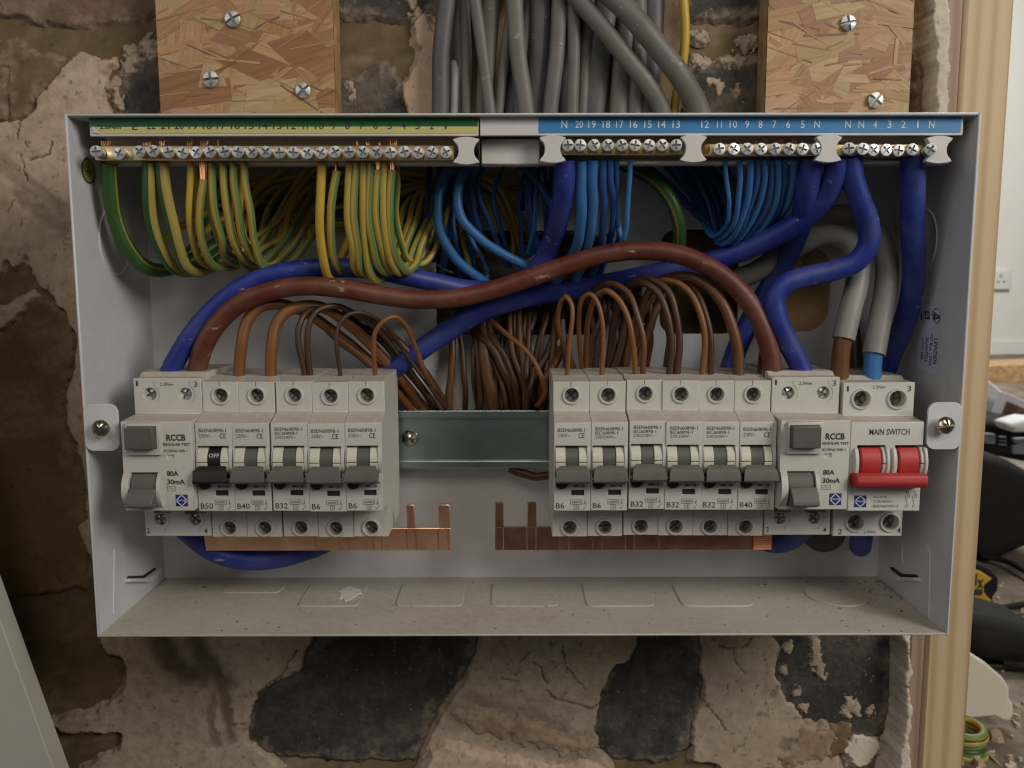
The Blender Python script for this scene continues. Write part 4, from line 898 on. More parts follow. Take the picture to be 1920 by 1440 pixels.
# ================================================================== residual current devices (pattern: the right one)
QY = -.0042
def logo(k, x0, x1, y0, y1, Y):
    a, b = U(x0, y1, Y), U(x1, y0, Y); cx_, cz_ = (a[0]+b[0])/2, (a[2]+b[2])/2; h = (b[0]-a[0])/2; hv = (b[2]-a[2])/2
    k.add([(a[0], Y, a[2]), (b[0], Y, a[2]), (b[0], Y, b[2]), (a[0], Y, b[2])], [(0, 1, 2, 3)], 2); Y -= .0001
    for s in (1, -1):
        for t in (1, -1): k.line(cx_+t*h*.82, cz_+s*.14*hv, cx_, cz_+s*hv*.92, Y, .00042, 3)
    text(k, 'LEWDEN', cx_-h*.95, cx_+h*.95, cz_-hv*.15, cz_+hv*.15, Y, 3, .01)
def rcd(label):
    zt, zs, zn, zb = [float(U(1510, y, Y)[2]) for y, Y in ((707, SY), (774, SY), (789, QY), (955, QY))]
    ly = .0165; zl0, zl = float(U(1500, 958, ly)[2]), float(U(1500, 1003, ly)[2])
    x0 = float(U(1447, 740, SY)[0]); x1 = x0+.0331
    X = lambda px, y=870, Y=QY: float(U(px, y, Y)[0]); Z = lambda y, Y=QY: float(U(1510, y, Y)[2])
    root = thing('residual_current_device', ((x0+x1)/2, .068, zl), label, 'residual current breaker', 'residual current devices on the rail')
    prof = [(.062, zt+.002), (.022, zt+.002), (.019, zt), (SY, zt), (SY, zs), (QY+.0002, zn+.0003), (QY, zn-.0006), (QY, zb), (ly, zb-.0008), (ly, zl), (.062, zl)]
    body = MB().prism(prof, x0, x1, 'x').build('body', M['dev'], root); ct = MB()
    tops = [np.array([x0+.0079, SY, Z(737, SY)]), np.array([x1-.0079, SY, Z(737, SY)])]; lows = [np.array([t[0], ly, float(U(1500, 972, ly)[2])]) for t in tops]
    for q in tops: cyl_y(ct, q[0], q[2], -.02, SY+.004, .0031)
    for q in lows: cyl_y(ct, q[0], q[2], -.02, ly+.004, .0030)
    ct.box(X(1476), X(1527), -.03, .004, Z(948), Z(884))
    ct.box(X(1545), X(1558), -.03, QY+.0007, Z(858), Z(851))
    for a, b in ((1452, 1484), (1510, 1550)): ct.box(U(a, 955, ly)[0], U(b, 955, ly)[0], .01, ly+.003, float(U(1500, 960.5, ly)[2]), float(U(1500, 954, ly)[2])+.001)
    carve(body, ct); bev(body, .00035)
    for q in tops: MB().head(q[0]-.0002, q[2], SY+.0020, .0030, dome=.0006, deep=.0010, w=.0006, rot=RNG.uniform(0, 1.5), h=.003).build('terminal_screw', M['steel'], root, ang=25)
    for q in lows: MB().head(q[0]-.0002, q[2]+.0002, ly+.0020, .0029, dome=.0006, deep=.0010, w=.0006, rot=RNG.uniform(0, 1.5), h=.003).build('terminal_screw', M['steel'], root, ang=25)
    # moulded scoops beside the screws
    mb = MB()
    for q, y_ in [(t, SY) for t in tops]+[(t, ly) for t in lows]:
        s = 1 if y_ == SY else -1; prev = None
        for t in np.linspace(-.9, 1.0, 9):
            p = (q[0]+.0047*math.cos(t), q[2]+s*.0047*math.sin(t)); 
            if prev: mb.line(*prev, *p, y_-.0001, .00028)
            prev = p
        mb.line(*prev, prev[0]-.0004, prev[1]+s*.0022, y_-.0001, .00028)
    mb.build('moulding_line', M['inkg2'], root, smooth=False)
    # test button in its raised surround
    fx0, fx1, fz0, fz1 = X(1472, 820), X(1540, 820), Z(850), Z(788)
    sur = MB().box(fx0+.0006, fx1, QY-.0021, QY+.001, fz0, fz1-.0004).build('button_surround', M['dev'], root, bevel=.0007)
    bx0, bx1, bz0, bz1 = X(1484, 820, QY-.004), X(1538, 820, QY-.004), Z(840, QY-.004), Z(799, QY-.004)
    ct = MB().box(bx0-.0002, bx1+.0002, QY-.02, QY-.0006, bz0-.0002, bz1+.0002)
    carve(sur, ct)
    MB().box(bx0, bx1, QY-.0058, QY-.0004, bz0, bz1).build('test_button', M['grip'], root, bevel=.0005)
    # cheeks and toggle
    mb = MB(); yc = QY+.0068; zc = Z(916)
    for a, b in ((X(1463), X(1475.5)), (X(1527.5), X(1534))):
        mb.prism(arc_prof(yc+.001, zc, .0118, Z(952), Z(879), QY+.0010), a, b, 'x')
    mb.build('cheek', M['dev'], root, bevel=.0005)
    tx0, tx1 = X(1477.5), X(1526); mb = MB()
    mb.prism(arc_prof(yc, zc, .0095, Z(930), Z(886), .0035), tx0, tx1, 'x')
    tp = [(QY+.002, Z(913)), (QY-.0042, Z(914, QY-.004)), (QY-.0092, Z(941, QY-.009)), (QY-.0094, Z(949, QY-.009)), (QY-.0070, Z(952, QY-.008)), (QY+.002, Z(948))]
    mb.prism(tp, tx0+.0002, tx1+.0004, 'x'); mb.build('toggle', M['grip'], root, bevel=.0004)
    k = MB(); y = QY-.00012
    ptext(k, 'RCCB', 1548, 1584.5, 812, 824.5, y, 0, .035); ptext(k, 'REGULAR TEST', 1541, 1592, 828.5, 833.5, y, 0, .02); ptext(k, 'IEC/EN61008-1', 1541, 1585.5, 840.5, 845.5, y, 0, .006)
    ptext(k, '80A', 1543, 1565, 880.5, 890.5, y, 0, .03); ptext(k, '30mA', 1542, 1575.5, 896, 906, y, 0, .03)
    a, b = U(1541, 918, y), U(1557, 909.5, y); k.frame(a[0], b[0], a[2], b[2], y, .0002, 1)
    for l in ((1543, 915, 1547, 911.5), (1547, 911.5, 1551, 915.5), (1551, 915.5, 1555, 912)):
        a, b = U(l[0], l[1], y), U(l[2], l[3], y); k.line(a[0], a[2], b[0], b[2], y, .0002, 1)
    lg = MB(); logo(lg, 1554.5, 1578, 925, 947, y); lg.build('maker_logo', [M['ink'], M['inkg'], M['logo'], M['inkw']], root, smooth=False); nb = MB()
    y2 = SY-.00012
    for t, xa, xb, ya, yb, o_ in (('1', 1453, 1457, 712, 722, .004), ('3', 1561, 1568, 713, 723.5, .004), ('2.5Nm', 1498, 1523, 715.5, 721.5, .004)): ptext(nb, t, xa, xb, ya, yb, y2, 0, o_)
    y3 = ly-.00012
    for t, xa, xb, ya, yb in (('2', 1436, 1442, 988, 997.5), ('4', 1543, 1549.5, 988.5, 998)): ptext(nb, t, xa, xb, ya, yb, y3, 0, .004)
    nb.build('terminal_numbers', M['ink'], root, smooth=False); k.build('lettering', [M['ink'], M['inkg'], M['logo'], M['inkw']], root, smooth=False)
    return root
M['inkg2'] = plain('shallow_moulding', (.40, .365, .31), .5, bmp=0)
rcd_r = rcd('residual current breaker between the right B40 and the red main switch')
dxl = U(251, 740, SY)[0]-U(1447, 740, SY)[0]
rcd_l = copy_tree(rcd_r, (dxl, 0, 0)); rcd_l['label'] = 'residual current breaker at the left end, beside the black-toggle breaker'

# ================================================================== main switch
def main_switch():
    ny = -.0005; sy = .0112
    X = lambda px, y=870, Y=ny: float(U(px, y, Y)[0]); Z = lambda y, Y=ny: float(U(1660, y, Y)[2])
    zt, zs, zn, zb = Z(717, sy), Z(780, sy), Z(792), Z(958); ly = .0165; zl = Z(1005, ly)
    x0, x1 = U(1581, 740, sy)[0], U(1714.5, 740, sy)[0]
    root = thing('main_switch', ((x0+x1)/2, .068, zl), 'double-pole main switch with the red toggles at the right end', 'main switch')
    prof = [(.062, zt+.0018), (.026, zt+.0018), (.023, zt), (sy, zt), (sy, zs), (ny+.0002, zn+.0003), (ny, zn-.0006), (ny, zb), (ly, zb-.0008), (ly, zl), (.062, zl)]
    body = MB().prism(prof, x0, x1, 'x').build('body', M['dev2'], root); ct = MB()
    tops = [U(1615, 748, sy), U(1682, 748, sy)]; lows = [U(1603.5, 979, ly), U(1668.5, 979, ly)]
    for q in tops: cyl_y(ct, q[0], q[2], -.02, sy+.008, .0040)
    for q in lows: cyl_y(ct, q[0], q[2], -.02, ly+.008, .0040)
    win = ((1606, 1659), (1677, 1730))
    for a, b in win: ct.box(X(a), X(b), -.03, .006, Z(900), Z(835))
    carve(body, ct); bev(body, .0003)
    for q, y_ in [(t, sy) for t in tops]+[(t, ly) for t in lows]:
        MB().lathe([(.0040, y_+.0004), (.0040, y_-.0006), (.0043, y_-.0010), (.0048, y_-.0010), (.0052, y_-.0006), (.0053, y_+.0002)], q[0], q[2], 26).build('screw_collar', M['dev2'], root)
        MB().head(q[0]-.0003, q[2]-.0002, y_+.0045, .0039, dome=.0008, deep=.0012, w=.0007, rot=RNG.uniform(0, 1.5), h=.003).build('terminal_screw', M['dsteel'], root, ang=25)
    yc = ny+.0075; zc = Z(868); mb = MB(); rd = MB()
    for a, b in win:
        l0, l1 = (a+6, b-8)
        for u0, u1, bulge in ((a-7, a+.5, 1), (b-1, b+5, 1)): mb.prism(arc_prof(yc+.002, zc, .0128, Z(895), Z(839), ny+.002), X(u0), X(u1), 'x')
        mb.prism(arc_prof(yc, zc, .0100, Z(896), zc-.0002, .006), X(b-8)+.0002, X(b-1), 'x'); mb.prism(arc_prof(yc, zc, .0100, zc+.0002, Z(839), .006), X(b-8)+.0002, X(b-1), 'x')
        rd.prism(arc_prof(yc, zc, .0094, Z(893), Z(840), .006), X(l0), X(l1), 'x')
    mb.build('cheek', M['dev2'], root, bevel=.0004)
    ga, gb = X(1602, 900, ny-.006), X(1736, 900, ny-.006)
    gp = [(ny+.0020, Z(888)), (ny-.0045, Z(887, ny-.005)), (ny-.0070, Z(888, ny-.007)), (ny-.0088, Z(893, ny-.008)), (ny-.0094, Z(906, ny-.009)), (ny-.0078, Z(915, ny-.008)), (ny-.0030, Z(917, ny-.006)), (ny+.0020, Z(906))]
    rd.prism(gp, ga, gb, 'x'); rd.build('toggle', M['red'], root, bevel=.0008)
    k = MB(); y = ny-.00012
    text(k, 'MAIN SWITCH', X(1630, 810), X(1705.5, 810), Z(815.5), Z(804), y, 0, .008)
    lg = MB(); logo(lg, 1601, 1625, 929, 951, y); lg.build('maker_logo', [M['ink'], M['inkg'], M['logo'], M['inkw']], root, smooth=False); nb = MB()
    ptext(k, 'AC22A', 1637.5, 1663, 929.5, 934, y, 1, .0); ptext(k, '230/400V~', 1637, 1677, 937.5, 943, y, 1, .0); ptext(k, 'BSEN60947-3', 1636.5, 1684, 946.5, 951.5, y, 1, .008)
    def Ln(a, b, c_, d): p, q_ = U(a, b, y), U(c_, d, y); k.line(p[0], p[2], q_[0], q_[2], y, .00022, 1)
    for x, t1, t2 in ((1701, '1', '2'), (1714, '3', '4')):
        Ln(x-4, 928, x, 945); Ln(x, 945, x, 951); Ln(x-.5, 926.5, x+5, 926.5); Ln(x+2, 920, x+2, 926)
        a, b = U(x, 933, y), U(x+5, 928, y); k.frame(a[0], b[0], a[2], b[2], y, .00018, 1)
        ptext(k, t1, x-2, x, 920, 925, y, 1); ptext(k, t2, x-4.5, x-1.5, 946.5, 951, y, 1)
    y2 = sy-.00012
    for t, xa, xb, ya, yb, m_ in (('1', 1588, 1592, 724, 734, 0), ('3', 1701, 1709, 723.5, 734, 0), ('2.5Nm', 1636, 1660, 722.5, 728.5, 1)): ptext(nb, t, xa, xb, ya, yb, y2, m_, .003)
    y3 = ly-.00012
    for t, xa, xb, ya, yb, m_ in (('2', 1571, 1579, 991.5, 1002, 0), ('4', 1682, 1689, 989.5, 999.5, 0), ('2.5Nm', 1619, 1642, 994.5, 1000, 1)): ptext(nb, t, xa, xb, ya, yb, y3, m_, .003)
    nb.build('terminal_numbers', [M['ink'], M['inkg']], root, smooth=False); k.build('lettering', [M['ink'], M['inkg'], M['logo'], M['inkw']], root, smooth=False)
main_switch()

# ================================================================== copper busbars
def busbar(pts_x, x0, x1, ytop, ybot, tip, Y, label, mat, tilt, lines):
    a, b = U(x0, ytop, Y), U(x1, ybot, Y); z1, z0 = a[2], b[2]; tz = U((x0+x1)/2, tip, Y)[2]
    root = thing('copper_busbar', ((a[0]+b[0])/2, Y, z0), label, 'busbar', 'copper busbars under the breakers')
    MB().box(a[0], b[0], 0, .0020, 0, z1-z0, .0002).build('strip', M[mat], root)
    for xa, xb in pts_x:
        p, q = U(xa, ytop, Y)[0], U(xb, ytop, Y)[0]
        MB().box(p, q, 0.0001, .0019, z1-z0-.0004, tz-z0, .0003).build('tooth', M[mat], root)
        mbp = MB(); 
    mb = MB()
    for x in lines:
        p = U(x, (ytop+ybot)/2, Y)[0]; mb.box(p-.00022, p+.00022, -.0003, .0002, .0002, z1-z0-.0002)
    mb.build('score_ridge', M['copper'] if mat == 'copperd' else M['copperd'], root)
    for c in root.children: c.location = (0, Y, z0); c.matrix_parent_inverse = Matrix.Translation(-Vector(root.location))
    root.rotation_euler = (tilt, 0, 0); return root
lt = [(765, 780), (824, 845)]
for c in (428, 492, 560, 627, 692): lt.append((c-7, c+7))
busbar(lt, 384, 846, 986, 1032, 937, .0335, 'bright copper busbar along the bottom of the left breakers', 'copper', .27, [637, 654, 700, 717, 764, 781, 823, 842, 592])
rt = [(928, 944), (989, 1006)]
for c in (1066, 1132, 1198, 1264, 1330, 1397): rt.append((c-7, c+7))
bb = busbar(rt, 928, 1448, 989, 1031, 943, .0335, 'copper busbar coloured darker for its dim reflection, along the bottom of the right breakers', 'copperd', -.06, [944, 988, 1005, 1050, 1067, 1112, 1129, 1173, 1190, 1236])
q = U(1413, 1010, .0325); q2 = U(1446, 1010, .0325)
mb = MB()
zt_, zb_ = U(1430, 1003, .0325)[2], U(1430, 1031, .0325)[2]
for i in range(8):
    z = zb_+(zt_-zb_)*(i+.5)/8; v = []; r_ = (zt_-zb_)/16
    for xx in (q[0], q2[0]):
        for k in range(8): v.append((xx, .0325+r_*math.cos(k*.785), z+r_*math.sin(k*.785)))
    mb.add(v, [(k, (k+1) % 8, 8+(k+1) % 8, 8+k) for k in range(8)]+[tuple(range(8)), tuple(range(8, 16))])
mb.build('ribbed_end', M['strand'], bb)
q = U(1548, 1000, .066); rr_ = U(1590, 1000, .066)[0]-q[0]
tag(MB().lathe([(rr_*.0, .0655), (rr_*.30, .0655), (rr_*.34, .0665), (rr_*.95, .0665), (rr_, .0675), (rr_, .080)], q[0], q[2]+.001, 32).build('cable_gland', M['grey2'], None, ang=30), 'round grey grommet under the main switch', 'grommet')

# ================================================================== heavy tails
G = 'heavy tails inside the box'
cable('blue_tail', [(1060, 300, 14), (1058, 345, 17), (1052, 400, 27), (1036, 455, 42), (1002, 510, 52), (940, 540, 56), (880, 541, 54), (820, 528, 48), (760, 516, 42), (690, 504, 38), (610, 503, 36), (530, 512, 34), (465, 534, 33), (410, 572, 32), (365, 622, 31), (336, 668, 30), (320, 700, 29), (314, 720, 29)], 37, 'tail_blue', 'blue tail arching from the left residual current device up to the neutral bar', 'cable', G, 14, wob=.0011)
cable('blue_tail', [(1570, 296, 13), (1566, 330, 15), (1545, 372, 21), (1500, 414, 30), (1430, 453, 40), (1340, 488, 50), (1230, 514, 58), (1120, 536, 64), (1010, 553, 67), (920, 578, 67), (840, 620, 65), (770, 668, 63), (720, 705, 64), (640, 790, 66), (560, 900, 66), (520, 1000, 62), (600, 1005, 58), (560, 1034, 50), (500, 1052, 46), (440, 1050, 43), (385, 1026, 40), (350, 1000, 37)][:14]+[(668, 860, 66), (660, 940, 64), (622, 1008, 60), (560, 1036, 52), (500, 1049, 47), (440, 1047, 43), (390, 1027, 40), (345, 990, 36)], 40, 'tail_blue', 'long blue tail from the neutral bar crossing down behind the left breakers', 'cable', G, 14, wob=.0004)
cable('blue_tail', [(1596, 296, 12), (1598, 330, 13), (1612, 375, 15), (1628, 420, 18), (1628, 458, 20), (1606, 490, 22), (1560, 508, 24), (1510, 519, 25), (1472, 533, 25), (1453, 556, 25), (1456, 592, 25), (1474, 636, 26), (1495, 676, 27), (1509, 710, 27)], 40, 'tail_blue', 'kinked blue tail from the neutral bar to the right residual current device', 'cable', G, 14)
cable('blue_tail', [(1712, 292, 13), (1712, 350, 16), (1711, 420, 22), (1714, 490, 28), (1710, 550, 34), (1694, 610, 42), (1668, 670, 50), (1650, 740, 57), (1636, 850, 62), (1620, 960, 58), (1614, 1012, 49), (1613, 1024, 42), (1615, 1006, 36), (1618, 980, 33)], 41, 'tail_blue', 'blue tail at the far right dropping behind the main switch', 'cable', G, 14)
cable('blue_tail', [(1520, 296, 15), (1516, 340, 18), (1508, 390, 26), (1494, 440, 40), (1466, 500, 56), (1430, 560, 65), (1402, 610, 67), (1376, 670, 67), (1360, 740, 67), (1380, 880, 67), (1420, 1000, 60), (1450, 1018, 52), (1484, 1010, 44), (1512, 985, 38)], 40, 'tail_blue', 'blue tail passing behind the right breakers to the bottom of the device', 'cable', G, 14)
cable('brown_tail', [(366, 724, 29), (369, 694, 29), (382, 648, 28), (408, 606, 27), (446, 572, 27), (500, 549, 27), (565, 538, 28), (640, 543, 31), (710, 554, 35), (780, 561, 38), (850, 558, 40), (920, 544, 41), (990, 521, 41), (1060, 497, 40), (1130, 477, 38), (1200, 470, 36), (1270, 477, 33), (1330, 501, 30), (1380, 540, 28), (1416, 588, 27), (1437, 640, 26), (1448, 685, 26), (1450, 722, 26)], 36, 'tail_brown', 'thick red-brown tail looping from the left to the right residual current device', 'cable', G, 14, wob=.0010)
cable('brown_tail', [(1438, 722, 31), (1437, 690, 33), (1443, 650, 46), (1450, 605, 64), (1450, 560, 86)], 33, 'live2', 'short dark brown tail tucked behind the thick red-brown tail at the right device', 'cable', G, 12)
cable('brown_tail', [(1588, 570, 90), (1600, 620, 72), (1606, 680, 67), (1606, 760, 66)], 24, 'live2', 'dark brown tail half hidden between the two pale grey sheathed tails', 'cable', G, 12)
gt = cable('sheathed_tail', [(1384, 522, 66), (1416, 510, 62), (1450, 488, 57), (1490, 464, 52), (1532, 444, 49), (1566, 442, 46), (1594, 456, 43), (1608, 486, 39), (1607, 530, 34), (1594, 580, 30), (1581, 636, 27)], 41, 'tailgrey', 'pale grey sheathed tail with a brown core entering the main switch', 'cable', G, 14)
cable('inner_core', [(1583, 626, 27.2), (1577, 660, 27), (1574, 715, 27)], 33, 'live', None, parent=gt, seg=12)
gt = cable('sheathed_tail', [(1500, 452, 72), (1528, 422, 68), (1566, 404, 63), (1606, 408, 58), (1640, 432, 51), (1661, 480, 44), (1661, 540, 37), (1650, 600, 31), (1638, 664, 27)], 41, 'tailgrey', 'pale grey sheathed tail with a blue core entering the main switch', 'cable', G, 14)
cable('inner_core', [(1640, 652, 27.4), (1636, 685, 27), (1636, 720, 27)], 33, 'neutral', None, parent=gt, seg=12)

# ================================================================== earth wires under the green strip
G = 'yellow and green earth wires'
def earth(pts, w, mat, label, rot=0., cop=None):
    o = cable('earth_wire', pts, w, mat, label, 'wire', G, 10, rot=rot, wob=.0005)
    if cop: strands(o, *cop)
    return o
earth([(205, 306, 14), (206, 345, 16), (213, 400, 20), (232, 456, 26), (262, 494, 34), (300, 506, 44), (350, 492, 56), (420, 450, 66), (500, 400, 72), (620, 370, 76), (840, 380, 78)], 27, 'gyt', 'thickest earth wire, mostly green, at the left end of the earth bar', 0, (206, 296, 312, 14, 26, 7))
earth([(279, 306, 14), (280, 350, 15), (285, 410, 19), (298, 460, 25), (322, 498, 34), (356, 506, 46), (420, 470, 60), (520, 410, 70), (660, 384, 74), (840, 384, 78)], 24, 'gyb', 'bold green and yellow earth wire, first of the pair right of the thickest one', 0, (279, 296, 308, 14, 20, 5))
earth([(304, 306, 14), (308, 350, 15), (319, 410, 19), (333, 462, 25), (352, 500, 34), (386, 506, 46), (440, 470, 58), (540, 400, 70), (680, 376, 74), (840, 388, 78)], 24, 'gyb', 'bold half green half yellow earth wire, second of the pair right of the thickest one', .32, (304, 296, 308, 14, 20, 5))
earth([(357, 308, 14), (356, 345, 15), (356, 400, 18), (362, 450, 24), (378, 490, 33), (405, 500, 44), (450, 470, 56), (540, 392, 68), (640, 362, 74), (850, 380, 78)], 12, 'yellow', 'plain looking yellow earth wire beside the one with long bare strands', 0, (357, 296, 312, 14, 10, 4))
earth([(382, 336, 14), (377, 370, 15), (376, 420, 18), (384, 466, 25), (404, 498, 35), (436, 502, 46), (480, 460, 58), (560, 390, 68), (660, 352, 74), (850, 376, 78)], 14, 'gy', 'earth wire with long bare copper strands above its insulation', .2, (382, 296, 338, 14, 15, 6))
xs = [(398, 14, 22, 'the striped earth wire next to the long bare strands', .5), (418, 14, 40, 'second striped earth wire right of the long bare strands', .1), (438, 14, 42, 'third striped earth wire right of the long bare strands', .6), (458, 14, 36, 'last striped earth wire of the left group, hanging in the lowest loop', .35)]
for k, (x, w, run, nm, rot) in enumerate(xs):
    by = (494, 498, 500, 512)[k]
    earth([(x, 306, 14), (x+1, 345, 15), (x+6+2*k, 400, 18), (x+18, 450, 24), (x+run, by-14, 33), (x+run+26, by-2, 42), (x+run+62, by-30, 50), (x+run+100, by-84, 58), (x+run+140, by-150, 66), (x+run+190, by-176, 72), (x+run+300, 372, 77)], w, 'gy', nm, rot)
earth([(604, 306, 14), (601, 350, 15), (600, 400, 17), (603, 450, 21), (610, 500, 27), (619, 522, 34), (630, 508, 42), (650, 450, 54), (680, 390, 66), (760, 350, 74), (860, 372, 78)], 16, 'yellow', 'plain looking yellow earth wire standing left of the middle bundle', 0)
earth([(632, 320, 14), (627, 350, 15), (621, 400, 17), (621, 450, 21), (628, 492, 28), (640, 508, 36), (660, 480, 46), (690, 420, 58), (740, 360, 70), (860, 368, 78)], 15, 'gy', 'earth wire with a bare copper tip just left of the middle bundle', .45, (631, 296, 322, 14, 3, 2))
for k, (x, dx_, by) in enumerate([(368, 26, 498), (391, 40, 488), (429, 30, 506), (449, 22, 492), (662, 30, 502), (690, 18, 520), (715, 30, 500), (741, 24, 494)]):
    earth([(x, 300, 20), (x+3, 345, 24), (x-3+dx_*.2, 400, 28), (x+dx_*.5, 455, 33), (x+dx_, by-10, 40), (x+dx_+26, by, 47), (x+dx_+56, by-40, 54), (x+dx_+80, by-110, 62), (x+dx_+130, by-150, 70), (x+dx_+230, 360, 76)], 13, 'gy' if k % 3 else 'yellow', 'one of the earth wires hanging half hidden behind the front loops', k*.7)
bund = [(656, 652, 660, 668, 512, .15, 'leftmost'), (669, 664, 672, 684, 518, .6, 'second'), (683, 680, 686, 700, 526, .25, 'third'), (696, 693, 702, 716, 512, .8, 'fourth'), (709, 706, 714, 728, 508, .4, 'fifth'), (722, 718, 726, 742, 512, .05, 'sixth'), (736, 731, 738, 754, 508, .65, 'rightmost')]
for k, (x0, x1, x2, x3, by, rot, nm) in enumerate(bund):
    st = 318 if k in (4, 6) else 306
    earth([(x0, st, 14), (x1+1, 350, 15), (x1, 410, 17), (x2, 464, 21), (x3-5, by-14, 27), (x3+8, by, 33), (x3+24, by-12, 40), (x3+36, by-50, 47), (x3+42+3*k, by-95, 54), (x3+60+4*k, by-150, 64), (850+6*k, 340+4*k, 74)], 15, 'gy', f'{nm} of the seven earth wires bundled together in the middle of the earth bar', rot, (x0, 296, st+3, 14, 10, 4) if k in (4, 6) else None)
for k, (x, y, x2, y2, w, mt) in enumerate([(470, 452, 612, 300, 13, 'gy'), (462, 480, 590, 304, 13, 'yellow'), (488, 470, 660, 330, 14, 'gy'), (330, 430, 470, 318, 13, 'yellow'), (350, 470, 420, 330, 9, 'gyt'), (400, 420, 540, 312, 13, 'yellow')]):
    dx, dy = x2-x, y2-y
    cable('earth_wire', [(x-20, y+22, 46), (x, y, 50), (x+dx*.33+6, y+dy*.3+6, 58), (x+dx*.66, y+dy*.68, 64), (x2, y2, 68), (x2+60, y2-20, 72)], w, mt, f'{["pale striped", "yellow", "wider striped", "far left yellow", "thin dark green", "middle yellow"][k]} earth wire rising behind the left loops', 'wire', G, 8)
for k in range(22):
    y = 326+k*4.8; o = cable('earth_wire', [(440-8*k % 50, y+24-2*k % 9, 66+k % 4), (540, y+8+(k*7 % 11), 70+k % 5), (640, y+(k*5 % 9)-4, 71+k % 6), (730, y-4+(k*3 % 8), 72+k % 5), (800, y+6+(k*11 % 14), 74), (850+(k*7) % 40, y+20, 79), (880+(k*5) % 40, 440+k*2, 90)], 13, ('yellow', 'gy', 'gyt', 'yellow')[k % 4], 'one of the earth wires gathered behind the loops towards the middle', 'wire', 'earth wires gathered at the back of the box', 8, wob=.001)
for k, pts in enumerate([[(893, 330, 70), (915, 335, 64), (936, 352, 62), (955, 390, 64), (968, 430, 68), (980, 476, 74)], [(888, 342, 70), (920, 352, 66), (948, 400, 66), (962, 440, 70), (962, 480, 76)], [(940, 345, 70), (965, 390, 68), (985, 420, 70), (990, 450, 76)], [(908, 362, 72), (922, 400, 71), (934, 436, 74)], [(862, 424, 66), (870, 460, 66), (880, 500, 70)], [(905, 345, 70), (950, 344, 70), (990, 335, 74)], [(900, 336, 72), (930, 326, 74), (970, 322, 76)]]):
    cable('earth_wire', pts, 11, 'yellow' if k % 3 != 1 else 'gy', f'{["long curved yellow", "striped", "right-leaning yellow", "short inner yellow", "yellow lower", "level yellow", "upper yellow"][k]} earth wire among the blue wires below the blank white plate', 'wire', G, 8)
cable('main_earth', [(1150, 298, 52), (1190, 318, 44), (1226, 338, 38), (1256, 372, 36), (1272, 412, 38), (1274, 452, 46), (1268, 500, 62), (1260, 540, 90)], 25, 'gyt', 'thick green earth cable curving down right of the first neutral group', 'cable', None, 12, rot=-.9)

# ================================================================== blue neutral wires
G = 'blue neutral wires'
NW = [
 ([(852, 300, 50), (834, 335, 44), (820, 380, 42), (824, 430, 44), (846, 474, 48), (880, 508, 54), (912, 530, 62)], 19, 'neutral', 'thick mid blue wire curving left below the end clip of the earth bar'),
 ([(892, 300, 50), (868, 330, 40), (858, 370, 36), (868, 412, 36), (896, 446, 40), (936, 472, 46), (990, 500, 54), (1010, 512, 62)], 18, 'neutral', 'thick light blue wire sweeping right in front of the yellow wires'),
 ([(806, 305, 56), (802, 350, 54), (802, 400, 54), (806, 450, 56), (814, 490, 62)], 11, 'tail_blue', 'dark blue wire at the left edge of the blue group'),
 ([(878, 330, 48), (886, 370, 46), (896, 420, 50), (905, 460, 58)], 12, 'neutral2', 'deep blue wire just inside the light blue sweep'),
 ([(910, 305, 52), (898, 340, 48), (901, 376, 46), (918, 420, 48), (938, 465, 56), (950, 500, 66)], 10, 'neutral2', 'thin blue wire bowing left of the yellow wires'),
 ([(946, 310, 54), (930, 350, 50), (926, 390, 48), (938, 430, 52), (950, 470, 60), (956, 500, 70)], 8, 'neutral2', 'thin dark blue wire crossing the yellow wires'),
 ([(850, 390, 50), (852, 430, 50), (858, 480, 54), (866, 520, 60)], 9, 'neutral2', 'thin blue wire hanging between the two thick blue ones'),
 ([(970, 305, 58), (1000, 330, 54), (1026, 368, 52), (1042, 410, 54), (1046, 450, 62)], 16, 'neutral2', 'blue wire bending right towards the first neutral bar'),
 ([(1006, 340, 56), (1005, 380, 52), (1000, 430, 54), (990, 475, 62)], 9, 'neutral', 'thin light blue wire left of the dark blue tail'),
 ([(1012, 350, 62), (1022, 400, 60), (1024, 440, 62), (1014, 490, 70)], 8, 'neutral2', 'thin dark blue wire close to the dark blue tail'),
 ([(880, 440, 52), (895, 470, 52), (912, 500, 56), (914, 520, 64)], 8, 'neutral', 'short blue wire end showing below the light blue sweep'),
 ([(1090, 302, 14), (1090, 340, 17), (1091, 390, 23), (1086, 440, 33), (1072, 480, 46), (1040, 530, 66)], 21, 'neutral', 'thick blue wire under terminal 20, beside the dark blue tail'),
 ([(1112, 300, 14), (1111, 340, 17), (1110, 390, 24), (1106, 440, 34), (1094, 490, 50), (1070, 540, 70)], 20, 'neutral', 'thick blue wire under terminal 19'),
 ([(1131, 300, 14), (1131, 340, 17), (1131, 390, 25), (1129, 440, 36), (1120, 490, 54), (1100, 540, 72)], 13, 'neutral2', 'medium blue wire under terminal 18'),
 ([(1144, 300, 14), (1146, 340, 17), (1150, 380, 25), (1146, 430, 36), (1138, 476, 54), (1120, 530, 72)], 12, 'neutral2', 'medium blue wire between terminals 18 and 17'),
 ([(1156, 300, 14), (1156, 340, 18), (1158, 380, 25), (1160, 420, 33), (1158, 450, 42), (1150, 462, 50), (1140, 440, 60)], 9, 'neutral2', 'thin blue wire under terminal 17'),
 ([(1182, 300, 14), (1180, 340, 16), (1177, 390, 20), (1175, 430, 24), (1170, 450, 28), (1163, 442, 32), (1158, 410, 36), (1152, 370, 42), (1148, 330, 50)], 9, 'neutral', 'thin light blue wire making a hairpin under terminal 16'),
]
